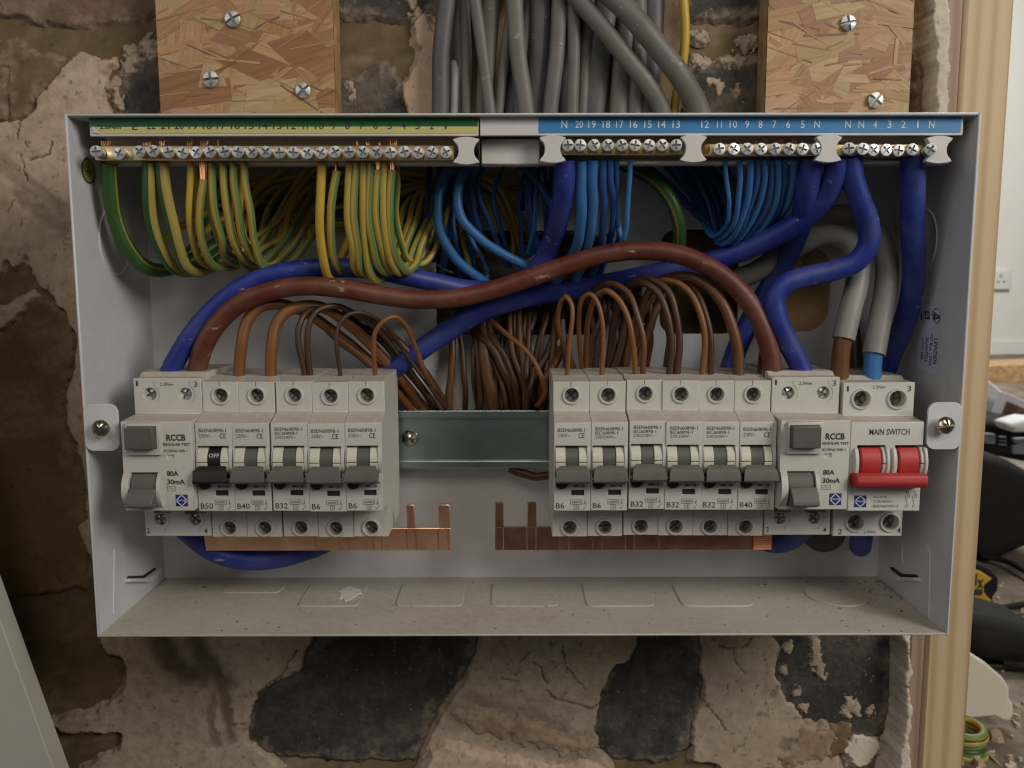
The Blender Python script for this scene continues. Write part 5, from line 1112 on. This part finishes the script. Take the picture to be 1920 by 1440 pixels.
N2 = [(1359, 8, (1362, 1366, 1362), 440, 'thin leftmost wire'), (1386, 10, (1388, 1383, 1370), 446, 'second wire from the left'), (1408, 12, (1406, 1398, 1378), 452, 'third wire from the left'), (1420, 10, (1419, 1408, 1388), 450, 'fourth wire from the left'), (1433, 11, (1433, 1424, 1396), 452, 'middle wire'), (1446, 10, (1446, 1436, 1410), 448, 'fourth wire from the right'), (1459, 12, (1459, 1452, 1424), 446, 'third wire from the right'), (1471, 10, (1471, 1462, 1436), 440, 'second wire from the right'), (1489, 15, (1487, 1476, 1452), 430, 'thick rightmost wire')]
for k, (x, w, (x1, x2, x3), by, nm) in enumerate(N2):
    NW.append(([(x, 298, 14), (x1, 340, 17+k*.5), (x2, 385, 22+k), (x3, by-16, 32+k), (x3-24, by+4, 44), (x3-44, by-22, 56), (x3-70, by-80, 66), (x3-110, by-140, 74)], w, 'neutral' if k in (0, 1, 2, 4, 6, 8) else 'neutral2', f'{nm} of the fan of blue wires under the second neutral bar'))
NW += [([(1200, 300, 70), (1240, 335, 64), (1290, 384, 58), (1330, 425, 56), (1350, 452, 58), (1370, 470, 66)], 15, 'neutral2', 'dark blue wire slanting down into the fan from the green cable'),
       ([(1296, 306, 62), (1312, 345, 56), (1330, 390, 52), (1342, 430, 52), (1352, 452, 58)], 9, 'neutral2', 'thin blue wire slanting into the left of the fan'),
       ([(1316, 310, 66), (1330, 350, 62), (1344, 390, 58), (1356, 430, 58)], 9, 'neutral2', 'second thin blue wire slanting into the left of the fan'),
       ([(1252, 310, 74), (1300, 350, 70), (1335, 392, 66), (1356, 436, 64)], 9, 'neutral2', 'thin far blue wire behind the slanting ones'),
       ([(1340, 350, 70), (1350, 385, 68), (1362, 420, 66)], 9, 'neutral2', 'short dark blue wire deep behind the fan')]
rx = random.Random(12)
for k in range(12):
    xa = rx.choice([rx.uniform(816, 880), rx.uniform(990, 1036)]); xb = xa+rx.uniform(-10, 30); bow = rx.uniform(-20, 20)
    NW.append(([(xa, 298, 66), (xa+bow, 345, 62), (xa*.7+xb*.3+bow*1.3, 395, 61), (xa*.35+xb*.65+bow*.7, 450, 65), (xb, 515, 76)], rx.choice([8, 9, 11, 13]), 'neutral2', 'one of the blue wires tangled deep behind the blue group'))
for k in range(8):
    xa = rx.uniform(1205, 1330); xb = rx.uniform(1336, 1400)
    NW.append(([(xa, 300, 76), (xa*.7+xb*.3, 345, 72), (xa*.35+xb*.65, 395, 68), (xb, 445, 66), (xb+20, 470, 74)], rx.choice([9, 10, 12]), rx.choice(['neutral', 'neutral2', 'neutral2']), 'one of the blue wires tangled deep behind the blue group'))
for pts, w, mt, lab in NW: cable('neutral_wire', pts, w, mt, lab, 'wire', G, 10, wob=.0004)
for k, pts in enumerate([[(988, 490, 60), (1000, 482, 58), (1008, 474, 60)], [(908, 500, 62), (914, 514, 60), (912, 526, 62)], [(966, 486, 62), (974, 494, 62), (980, 500, 64)], [(820, 496, 68), (836, 506, 66), (850, 512, 66)]]):
    cable('bare_sheath_end', pts, 5, 'tailgrey', f'{["upturned", "hooked", "short", "left"][k]} pale scrap of stripped sheath among the blue wires', 'scrap', 'stripped sheath ends', 6, flat=2)

# ================================================================== brown live wires
G = 'brown live wires'
LW = [
 ([(447, 725, 28), (448, 694, 28), (453, 645, 28), (464, 602, 30), (488, 577, 33), (524, 571, 38), (566, 582, 44), (610, 610, 52), (660, 648, 60), (710, 694, 65), (752, 740, 67), (790, 790, 68)], 21, 'live3', 'thick brown wire from the black-toggle B50 breaker'),
 ([(509, 725, 28), (508, 694, 28), (510, 645, 28), (519, 605, 30), (540, 582, 33), (574, 574, 37), (612, 580, 42), (652, 606, 50), (700, 650, 58), (744, 700, 64), (790, 760, 67), (810, 800, 68)], 21, 'live3', 'thick brown wire from the B40 breaker of the left bank'),
 ([(573, 725, 28), (570, 694, 27), (560, 650, 26), (559, 615, 27), (570, 590, 30), (592, 578, 36), (622, 586, 44), (670, 622, 56), (730, 690, 64), (790, 776, 68)], 11, 'live2', 'left one of the two thin brown wires from the left B32 breaker'),
 ([(584, 725, 28), (581, 694, 27), (577, 645, 26), (580, 608, 27), (596, 582, 30), (624, 574, 35), (660, 586, 44), (712, 622, 55), (766, 690, 64), (830, 784, 68)], 11, 'live2', 'right one of the two thin brown wires from the left B32 breaker'),
 ([(640, 725, 28), (637, 694, 27), (631, 650, 26), (633, 615, 27), (650, 592, 29), (676, 586, 32), (706, 596, 38), (734, 622, 46), (764, 668, 55), (806, 726, 62), (850, 786, 67)], 8, 'live2', 'thin grey-brown wire from the B6 between the left B32 and the end B6'),
 ([(704, 725, 28), (703, 694, 27), (701, 650, 25), (704, 622, 25), (720, 600, 26), (740, 594, 29), (760, 610, 34), (778, 650, 42), (798, 698, 50), (824, 740, 58), (856, 772, 64), (880, 790, 67)], 9, 'live3', 'thin orange-brown wire from the end B6 of the left bank'),
 ([(640, 588, 52), (690, 600, 54), (740, 632, 58), (790, 690, 63), (830, 750, 66), (850, 790, 67)], 15, 'live2', 'dark brown wire running down across the blue tail behind the left bank'),
 ([(650, 600, 56), (700, 626, 60), (750, 676, 64), (800, 740, 66), (826, 785, 67)], 15, 'live2', 'second dark brown wire running down behind the left bank'),
 ([(600, 600, 50), (640, 640, 56), (690, 680, 62), (740, 730, 66), (780, 780, 68)], 17, 'live', 'brown wire low behind the left breaker wires'),
 ([(850, 590, 84), (849, 640, 76), (846, 690, 73), (842, 740, 72), (843, 800, 72)], 14, 'live', 'single upright brown wire standing against the white back plate'),
 ([(888, 590, 84), (890, 630, 74), (897, 680, 70), (901, 730, 70), (896, 800, 71)], 14, 'live2', 'left dark wire of the middle brown bundle'),
 ([(902, 590, 84), (905, 640, 72), (912, 690, 68), (920, 730, 68), (928, 800, 70)], 23, 'live', 'thickest brown wire of the middle bundle'),
 ([(884, 610, 80), (900, 628, 72), (928, 662, 67), (948, 700, 66), (960, 740, 67), (964, 800, 70)], 16, 'live2', 'brown wire slanting right across the middle bundle'),
 ([(896, 604, 80), (922, 634, 72), (948, 676, 68), (966, 720, 68), (974, 800, 70)], 15, 'live2', 'second brown wire slanting right across the middle bundle'),
 ([(900, 640, 76), (925, 680, 70), (942, 724, 69), (952, 800, 70)], 9, 'live', 'thin brown wire inside the middle bundle'),
 ([(958, 560, 84), (956, 610, 74), (962, 660, 70), (976, 710, 69), (980, 760, 69), (968, 800, 70)], 11, 'live', 'upright brown wire left of the open black hole'),
 ([(974, 560, 84), (974, 620, 73), (978, 670, 69), (985, 720, 68), (984, 800, 69)], 12, 'live', 'second upright brown wire left of the open black hole'),
 ([(964, 556, 86), (964, 600, 76), (970, 650, 72), (972, 700, 70), (990, 750, 68), (1000, 800, 70)], 9, 'live2', 'third thin upright wire left of the open black hole'),
 ([(993, 556, 86), (992, 620, 74), (988, 670, 69), (986, 710, 66), (996, 745, 66), (1015, 780, 67)], 12, 'live2', 'dark upright wire in front of the open black hole'),
 ([(944, 630, 78), (936, 670, 73), (930, 710, 71), (930, 800, 71)], 12, 'live2', 'short dark wire leaning left in the middle bundle'),
 ([(916, 598, 70), (930, 610, 60), (950, 628, 52), (976, 648, 46), (1000, 674, 42), (1017, 706, 40), (1023, 732, 43), (1014, 752, 50), (998, 766, 58), (970, 790, 66)], 9, 'live3', 'thin orange-brown wire swinging out in front of the middle bundle'),
 ([(1050, 615, 84), (1032, 650, 74), (1010, 690, 68), (994, 730, 67), (984, 800, 69)], 14, 'live2', 'dark brown wire leaning right below the black hole'),
 ([(1064, 640, 76), (1040, 680, 68), (1020, 720, 64), (1012, 770, 64), (1000, 800, 68)], 17, 'live', 'brown wire leaning right beside the right bank'),
 ([(1000, 690, 66), (996, 730, 60), (1008, 756, 58), (1024, 772, 60)], 10, 'live2', 'small brown loop at the left side of the right bank'),
 ([(1062, 725, 28), (1064, 696, 28), (1068, 650, 27), (1073, 600, 27), (1070, 570, 28), (1060, 556, 30), (1050, 566, 33), (1046, 596, 38), (1052, 630, 46), (1066, 664, 55), (1082, 700, 62)], 9, 'live3', 'thin wire making a narrow loop above the first B6 of the right bank'),
 ([(1128, 725, 28), (1129, 694, 28), (1131, 645, 27), (1129, 600, 27), (1118, 566, 28), (1104, 552, 30), (1091, 564, 33), (1086, 596, 38), (1087, 640, 47), (1090, 680, 56), (1092, 720, 62)], 9, 'live3', 'thin wire making a tall loop above the second B6 of the right bank'),
 ([(1191, 725, 28), (1191, 694, 28), (1187, 640, 27), (1176, 590, 28), (1158, 558, 30), (1136, 546, 33), (1116, 558, 38), (1104, 590, 44), (1099, 640, 53), (1098, 690, 60), (1096, 730, 64)], 11, 'live3', 'left orange-brown wire of the B32 next to the right B6 pair'),
 ([(1206, 725, 28), (1206, 694, 28), (1206, 645, 28), (1196, 596, 30), (1182, 556, 34), (1160, 536, 40), (1134, 532, 50), (1110, 545, 62), (1100, 570, 76)], 11, 'live', 'right grey-brown wire of the B32 next to the right B6 pair'),
 ([(1255, 725, 28), (1256, 694, 28), (1259, 645, 28), (1252, 590, 29), (1236, 552, 32), (1212, 532, 36), (1186, 532, 44), (1166, 556, 54), (1150, 610, 64), (1140, 690, 68)], 13, 'live2', 'left wire of the middle B32 of the right bank'),
 ([(1269, 725, 28), (1270, 694, 28), (1273, 645, 28), (1267, 590, 29), (1252, 546, 32), (1226, 526, 37), (1196, 526, 46), (1172, 548, 58), (1158, 590, 70)], 13, 'live2', 'right wire of the middle B32 of the right bank'),
 ([(1318, 725, 28), (1318, 694, 28), (1321, 645, 28), (1314, 596, 29), (1298, 556, 32), (1272, 532, 36), (1242, 526, 42), (1216, 546, 52), (1202, 590, 62), (1196, 650, 68)], 12, 'live3', 'left orange-brown wire of the B32 next to the B40'),
 ([(1332, 725, 28), (1332, 694, 28), (1332, 645, 28), (1326, 596, 30), (1312, 558, 34), (1290, 530, 42), (1262, 520, 52), (1236, 530, 64)], 11, 'live2', 'right dark wire of the B32 next to the B40'),
 ([(1386, 725, 28), (1385, 694, 28), (1382, 645, 28), (1368, 594, 29), (1344, 552, 32), (1312, 525, 37), (1276, 518, 44), (1240, 528, 54), (1214, 560, 66), (1204, 600, 74)], 20, 'live', 'thick brown wire from the right B40 breaker'),
 ([(1136, 556, 72), (1132, 600, 70), (1120, 650, 68), (1118, 700, 67), (1118, 760, 67)], 14, 'live2', 'dark wire behind the second B6 loop'),
 ([(1176, 560, 70), (1172, 610, 68), (1164, 650, 67), (1146, 700, 66), (1130, 760, 66)], 18, 'live2', 'dark wire bowing left behind the first right B32'),
 ([(1240, 560, 72), (1220, 600, 70), (1210, 640, 68), (1200, 690, 66), (1190, 760, 66)], 20, 'live', 'thick brown wire rising behind the first right B32'),
 ([(1206, 556, 66), (1192, 600, 65), (1178, 650, 65), (1172, 700, 66)], 14, 'live', 'brown wire crossing behind the loops of the right bank'),
 ([(1054, 600, 70), (1056, 640, 66), (1064, 680, 64), (1060, 730, 64)], 14, 'live2', 'dark wire behind the narrow loop of the right bank'),
 ([(1230, 548, 62), (1206, 580, 60), (1196, 610, 62), (1192, 640, 66)], 15, 'live', 'short brown wire arching behind the middle right B32'),
 ([(955, 878, 72), (985, 890, 71), (1010, 893, 70), (1050, 888, 70)], 16, 'live2', 'dark brown wire peeping out under the mounting rail'),
]
for k in range(18):
    xa = rx.uniform(860, 1060); xb = xa*.5+rx.uniform(880, 1030)*.5; mid = rx.uniform(-16, 16)
    LW.append(([(xa, 560, 92), (xa+mid*.4, 600, 78), (xa*.6+xb*.4+mid, 660, 71+k % 4), (xa*.25+xb*.75+mid*.6, 720, 71+k % 3), (xb, 768, 74), (xb, 800, 74)], rx.choice([8, 9, 11, 13]), rx.choice(['live', 'live2', 'live2']), 'one of the brown wires crowded at the back of the middle bundle'))
for k in range(9):
    xa = rx.uniform(1095, 1290); xb = xa-rx.uniform(0, 40)
    LW.append(([(xa, 530, 74), (xa-6, 580, 70), (xb+8, 640, 68), (xb, 700, 67), (xb, 760, 67)], rx.choice([9, 11, 14]), rx.choice(['live', 'live2', 'live2']), 'one of the brown wires running down behind the right bank'))
for pts, w, mt, lab in LW:
    pts = [(x, y, (max(Y, 77.2) if y >= 758 else max(Y, 73) if y >= 735 else Y) if (735 < x < 1036 and Y >= 55 and y < 850) else Y) for x, y, Y in pts]
    cable('live_wire', pts, w, mt, lab, 'wire', G, 10, wob=.0004)

# ================================================================== grey cables coming down the wall
G = 'grey cables coming down the wall'
GC = [(840, 826, 33, 'grey2', 88, 1.3, 'outermost bluish grey cable at the left of the cable bunch'), (848, 856, 16, 'tailgrey', 93, 1, None), (868, 874, 22, 'grey', 95, 1.2, 'dull grey cable behind the outermost left one'),
      (890, 918, 23, 'grey', 86, 1.3, 'light grey cable slanting right at the left of the bunch'), (922, 908, 34, 'grey', 95, 1.5, 'wide grey cable passing behind the light slanting one'), (964, 935, 20, 'grey', 92, 1.2, 'narrow grey cable leaning left in the bunch'),
      (966, 986, 32, 'grey', 86, 1.6, 'wide grey cable in front at the middle of the bunch'), (1010, 1002, 40, 'grey2', 95, 1.6, 'wide dark grey cable behind the middle one'), (1048, 1032, 30, 'grey', 88, 1.5, 'grey cable with a pale scuff near the box'),
      (1075, 1073, 24, 'grey', 87, 1.2, 'upright grey cable right of the scuffed one'), (1104, 1092, 22, 'grey', 93, 1.2, 'narrow grey cable leaning left behind the crossing cables'), (1140, 1112, 48, 'grey2', 95, 1.8, 'dark wide cable in the shadow under the crossing cables'),
      (1186, 1160, 36, 'grey', 92, 1.5, 'grey cable coming out below the crossing cables'), (1200, 1190, 36, 'grey2', 95, 1.5, 'dark cable right of it, below the crossing cables'), (1196, 1192, 30, 'grey', 91, 1.4, 'grey cable stub above the crossing cables'), (1226, 1214, 38, 'grey2', 93, 1.5, 'dark grey cable at the right of the bunch'), (858, 866, 26, 'grey2', 97, 1.3, 'deep grey cable at the back left'), (1000, 960, 30, 'grey2', 98, 1.4, 'deep grey cable at the back middle'), (1056, 1060, 26, 'grey2', 98, 1.4, 'deep grey cable at the back right')]
for k, (xa, xb, w, mt, Y, fl, lab) in enumerate(GC):
    bow = (k*37 % 13)-6
    if lab is None:
        cable('grey_cable', [(852, 118, 97), (852, 150, 92), (851, 205, 90), (850, 250, 88), (850, 330, 88)], 16, mt, 'short pale grey cable end at the left of the bunch', 'cable', G, 12); continue
    pts = [(xa+(xa-xb)*.6, -110, Y+1), (xa+bow*.4, 0, Y), ((xa*.5+xb*.5)+bow, 100, Y), (xb, 205, Y), (xb+(xb-xa)*.5, 330, Y), (xb+(xb-xa)*.7, 440, Y)]
    cable('grey_cable', pts, w, mt, lab, 'cable', G, 14, flat=fl)
cable('grey_cable', [(1010, -90, 84), (1082, -4, 82), (1126, 48, 80), (1176, 110, 80), (1216, 160, 82), (1240, 205, 86), (1260, 300, 90)], 34, 'grey', 'thick grey cable slanting down to the right, lower of the two', 'cable', G, 14, flat=1.25)
cable('grey_cable', [(1050, -110, 80), (1130, -24, 77), (1182, 26, 75), (1230, 84, 75), (1274, 140, 78), (1310, 205, 85), (1336, 300, 90)], 42, 'grey', 'thickest grey cable slanting down to the right, upper of the two', 'cable', G, 14, flat=1.2)
cable('earth_wire', [(1276, -100, 84), (1282, 0, 84), (1285, 60, 85), (1280, 120, 88), (1268, 180, 92), (1262, 230, 92), (1262, 330, 92)], 17, 'yellow', 'yellow wire hanging beside the slanting grey cables', 'wire', 'yellow and green earth wires', 10)

# ================================================================== the room beyond the stud
FZ = CAM[2]-.35
def flr(px, py): return UZ(px, py, FZ)
fl = MB(); n = 60; rg = np.random.RandomState(5)
xs_ = np.linspace(.30, 3.2, n); ys_ = np.linspace(.16, 4.0, n); Xg, Yg = np.meshgrid(xs_, ys_, indexing='ij')
Zg = FZ+.004*fbm(Xg, Yg, 6, 91, 4)+.002*fbm(Xg, Yg, 40, 92, 3)
fl.add(np.stack([Xg, Yg, Zg], -1).reshape(-1, 3), [(i*n+j, (i+1)*n+j, (i+1)*n+j+1, i*n+j+1) for i in range(n-1) for j in range(n-1)])
o = fl.build('floor', M['ground'], None); o['kind'] = 'structure'; o['label'] = 'dusty littered floor of the room beyond the stud'
o = MB().box(.30, 3.2, 3.5, 3.55, FZ-.05, 2.4).build('far_wall', M['paint']); o['kind'] = 'structure'; o['label'] = 'cream painted wall at the far side of the next room'
MB().box(.3, 3.2, 3.488, 3.4995, FZ-.02, FZ+.06, .003).build('skirting', M['paint'], o)
q = U(1876, 525, 3.49); sk_ = MB().box(q[0]-.05, q[0]+.042, 3.482, 3.4998, q[2]-.043, q[2]+.043, .004).build('wall_socket', M['sock'])
tag(sk_, 'white socket plate on the cream far wall', 'socket')
for dx, dz, w_, h_ in ((-.004, .018, .004, .007), (-.015, -.008, .006, .004), (.012, -.008, .006, .004)): MB().box(q[0]+dx-w_, q[0]+dx+w_, 3.4812, 3.4822, q[2]+dz-h_, q[2]+dz+h_).build('socket_slot', M['toolgrey'], sk_)
def lump(name, poly, y0, y1, mat, label, cat, bevel=.012, parent=None, seg=3):
    P = [U(x, y, y0)[[0, 2]] for x, y in poly]
    o = MB().prism([tuple(p) for p in P], y0, y1, 'y').build(name, M[mat], parent, ang=60); bev(o, bevel, seg)
    if label: tag(o, label, cat)
    return o
# low bench with papers, a tool case, bags, a battery, a plasterboard scrap and a reel
lump('timber_plank', [(1820, 686), (2010, 680), (2010, 716), (1820, 720)], 2.44, 2.6, 'osb', 'brown plank along the foot of the far wall', 'timber', .004)
pb = lump('card_box', [(1838, 712), (1852, 712), (1884, 738), (1862, 792), (1838, 796)], 1.18, 1.34, 'paper', 'bright white card box behind the tools', 'box', .003)
pp = lump('printed_sheet', [(1862, 792), (1886, 736), (1990, 782), (1990, 830), (1900, 800)], 1.12, 1.14, 'paper', 'white sheet with a brown picture lying on the tools', 'sheet', .001)
P = [U(x, y, 1.118) for x, y in ((1876, 784), (1888, 752), (1990, 796), (1990, 824))]; MB().add(P, [(0, 1, 2, 3)]).build('brown_picture', M['photo'], pp)
tc_ = lump('tool_case', [(1835, 786), (1884, 792), (1990, 800), (1990, 880), (1838, 850)], 1.0, 1.16, 'tool', 'dark tool case with blue-grey catches beside the stud', 'case', .012)
for a in ([(1846, 812), (1868, 814), (1868, 834), (1846, 832)], [(1900, 836), (1926, 826), (1990, 838), (1990, 856), (1900, 852)], [(1902, 822), (1960, 820), (1960, 829), (1902, 832)]): lump('case_catch', a, .988, 1.0, 'toolgrey', None, None, .003, tc_)
for k in range(3): lump('case_rib', [(1873, 818+k*7), (1888, 819+k*7), (1888, 822+k*7), (1873, 821+k*7)], .993, 1.0, 'toolgrey', None, None, .001, tc_)
lump('cloth', [(1888, 796), (1930, 784), (1990, 790), (1990, 812), (1900, 812)], .93, .98, 'paper', 'crumpled white cloth lying on the tool case', 'cloth', .02)
lump('tool_bag', [(1820, 860), (1850, 852), (1900, 866), (1960, 900), (1990, 960), (1990, 1010), (1930, 1030), (1868, 1058), (1815, 1050)], .615, .82, 'tool', 'big black tool bag beside the stud', 'bag', .03)
rad = lump('battery_pack', [(1812, 1050), (1852, 1064), (1874, 1084), (1872, 1108), (1862, 1122), (1866, 1132), (1850, 1140), (1812, 1134)], .470, .52, 'tool', 'black and yellow battery pack with bold lettering on the floor', 'battery', .006)
yl = lump('yellow_face', [(1812, 1064), (1840, 1072), (1862, 1086), (1846, 1098), (1846, 1112), (1862, 1128), (1850, 1138), (1812, 1130)], .466, .4705, 'toolyellow', None, None, .002, rad)
lt_ = MB(); a, b = U(1822, 1098, .4645), U(1846, 1076, .4645); text(lt_, 'X', (a[0]+b[0])/2, b[0], a[2]-.003, b[2]-.006, .4645, 0, .03); text(lt_, 'N', a[0], (a[0]+b[0])/2-.001, a[2], b[2], .4645, 0, .03)
lt_.box(U(1826, 1110, .4645)[0], U(1842, 1110, .4645)[0], .464, .4645, U(1826, 1115, .4645)[2], U(1826, 1105, .4645)[2]); lt_.build('battery_lettering', M['ink'], yl, smooth=False)
lump('kit_pouch', [(1810, 1166), (1850, 1164), (1900, 1172), (1990, 1196), (1990, 1260), (1900, 1256), (1860, 1250), (1810, 1240)], .325, .41, 'tool', 'low black pouch lying in front of the battery pack', 'pouch', .018)
sc_ = lump('plasterboard_scrap', [(1795, 1214), (1816, 1223), (1852, 1246), (1882, 1272), (1893, 1290), (1893, 1310), (1900, 1320), (1901, 1342), (1894, 1354), (1880, 1352), (1866, 1344), (1846, 1346), (1795, 1350)], .226, .2355, 'gyps', 'broken cream plasterboard scrap resting on the cable coil', 'plasterboard', .002)
rl = thing('cable_coil', tuple(U(1805, 1440, .20)), 'coil of yellow and green cable under the plasterboard scrap', 'coil')
for k in range(14):
    c = U(1808, 1364+k*11, .196); r_ = .0128+.001*math.sin(k*1.9)
    P = [np.array([c[0]+r_*math.cos(t), .196+r_*math.sin(t), c[2]+.0010*math.sin(t+k)]) for t in np.linspace(0, 2*math.pi, 14)]
    o = bpy.data.objects.new('turn', tube_mesh('turn', P, .0027, M['gyb' if k % 2 else 'gy'], 8, 3, rot=k*.9)); COL.objects.link(o); put(o, rl)
cable('turn', [(1840, 1404, 196), (1856, 1416, 188), (1878, 1440, 176), (1900, 1470, 166)], 6, 'gy', None, parent=rl)
rgd = random.Random(3)
V = MB()
for k in range(90):
    px, py = rgd.uniform(1800, 1990), rgd.uniform(1090, 1500); c = flr(px, py); s_ = rgd.choice([.002, .003, .003, .004, .005, .008]); h_ = s_*rgd.uniform(.1, .5)
    n_ = 8; a0 = rgd.uniform(0, 6); lo = []; hi = []; jit = [rgd.uniform(.55, 1.25) for _ in range(n_)]; tx, ty = rgd.uniform(-.3, .3), rgd.uniform(-.3, .3)
    for i_ in range(n_):
        t = a0+2*math.pi*i_/n_; dx_, dy_ = s_*math.cos(t)*jit[i_], s_*math.sin(t)*jit[i_]
        lo.append((c[0]+dx_, c[1]+dy_, FZ-.006)); hi.append((c[0]+dx_*.62, c[1]+dy_*.62, FZ+.0012+h_+tx*dx_+ty*dy_))
    V.add(lo+hi, [tuple(range(n_, 2*n_))]+[(i_, (i_+1) % n_, n_+(i_+1) % n_, n_+i_) for i_ in range(n_)])
o = V.build('rubble', M['plaster2'], None); tag(o, 'scattered plaster crumbs and rubble on the dusty floor', None, None, 'stuff')
for k, pts in enumerate([[(1840, 1056, 985), (1880, 1064, 960), (1930, 1090, 930), (1990, 1130, 900)], [(1800, 1160, 800), (1860, 1158, 800), (1920, 1148, 810), (1990, 1136, 820)], [(1810, 1150, 820), (1870, 1160, 800), (1930, 1186, 770), (1990, 1210, 760)], [(1880, 1262, 650), (1930, 1268, 640), (1990, 1262, 640)]]):
    P = []
    for x, y, Y in pts: q = flr(x, y); q[2] += .009; P.append(q)
    o = bpy.data.objects.new('black_lead', tube_mesh('black_lead', P, .0035, M['tool'], 8)); COL.objects.link(o); tag(o, f'{["upper", "middle level", "middle slanting", "lowest"][k]} black lead trailing over the dusty floor', 'lead', 'black leads on the floor')
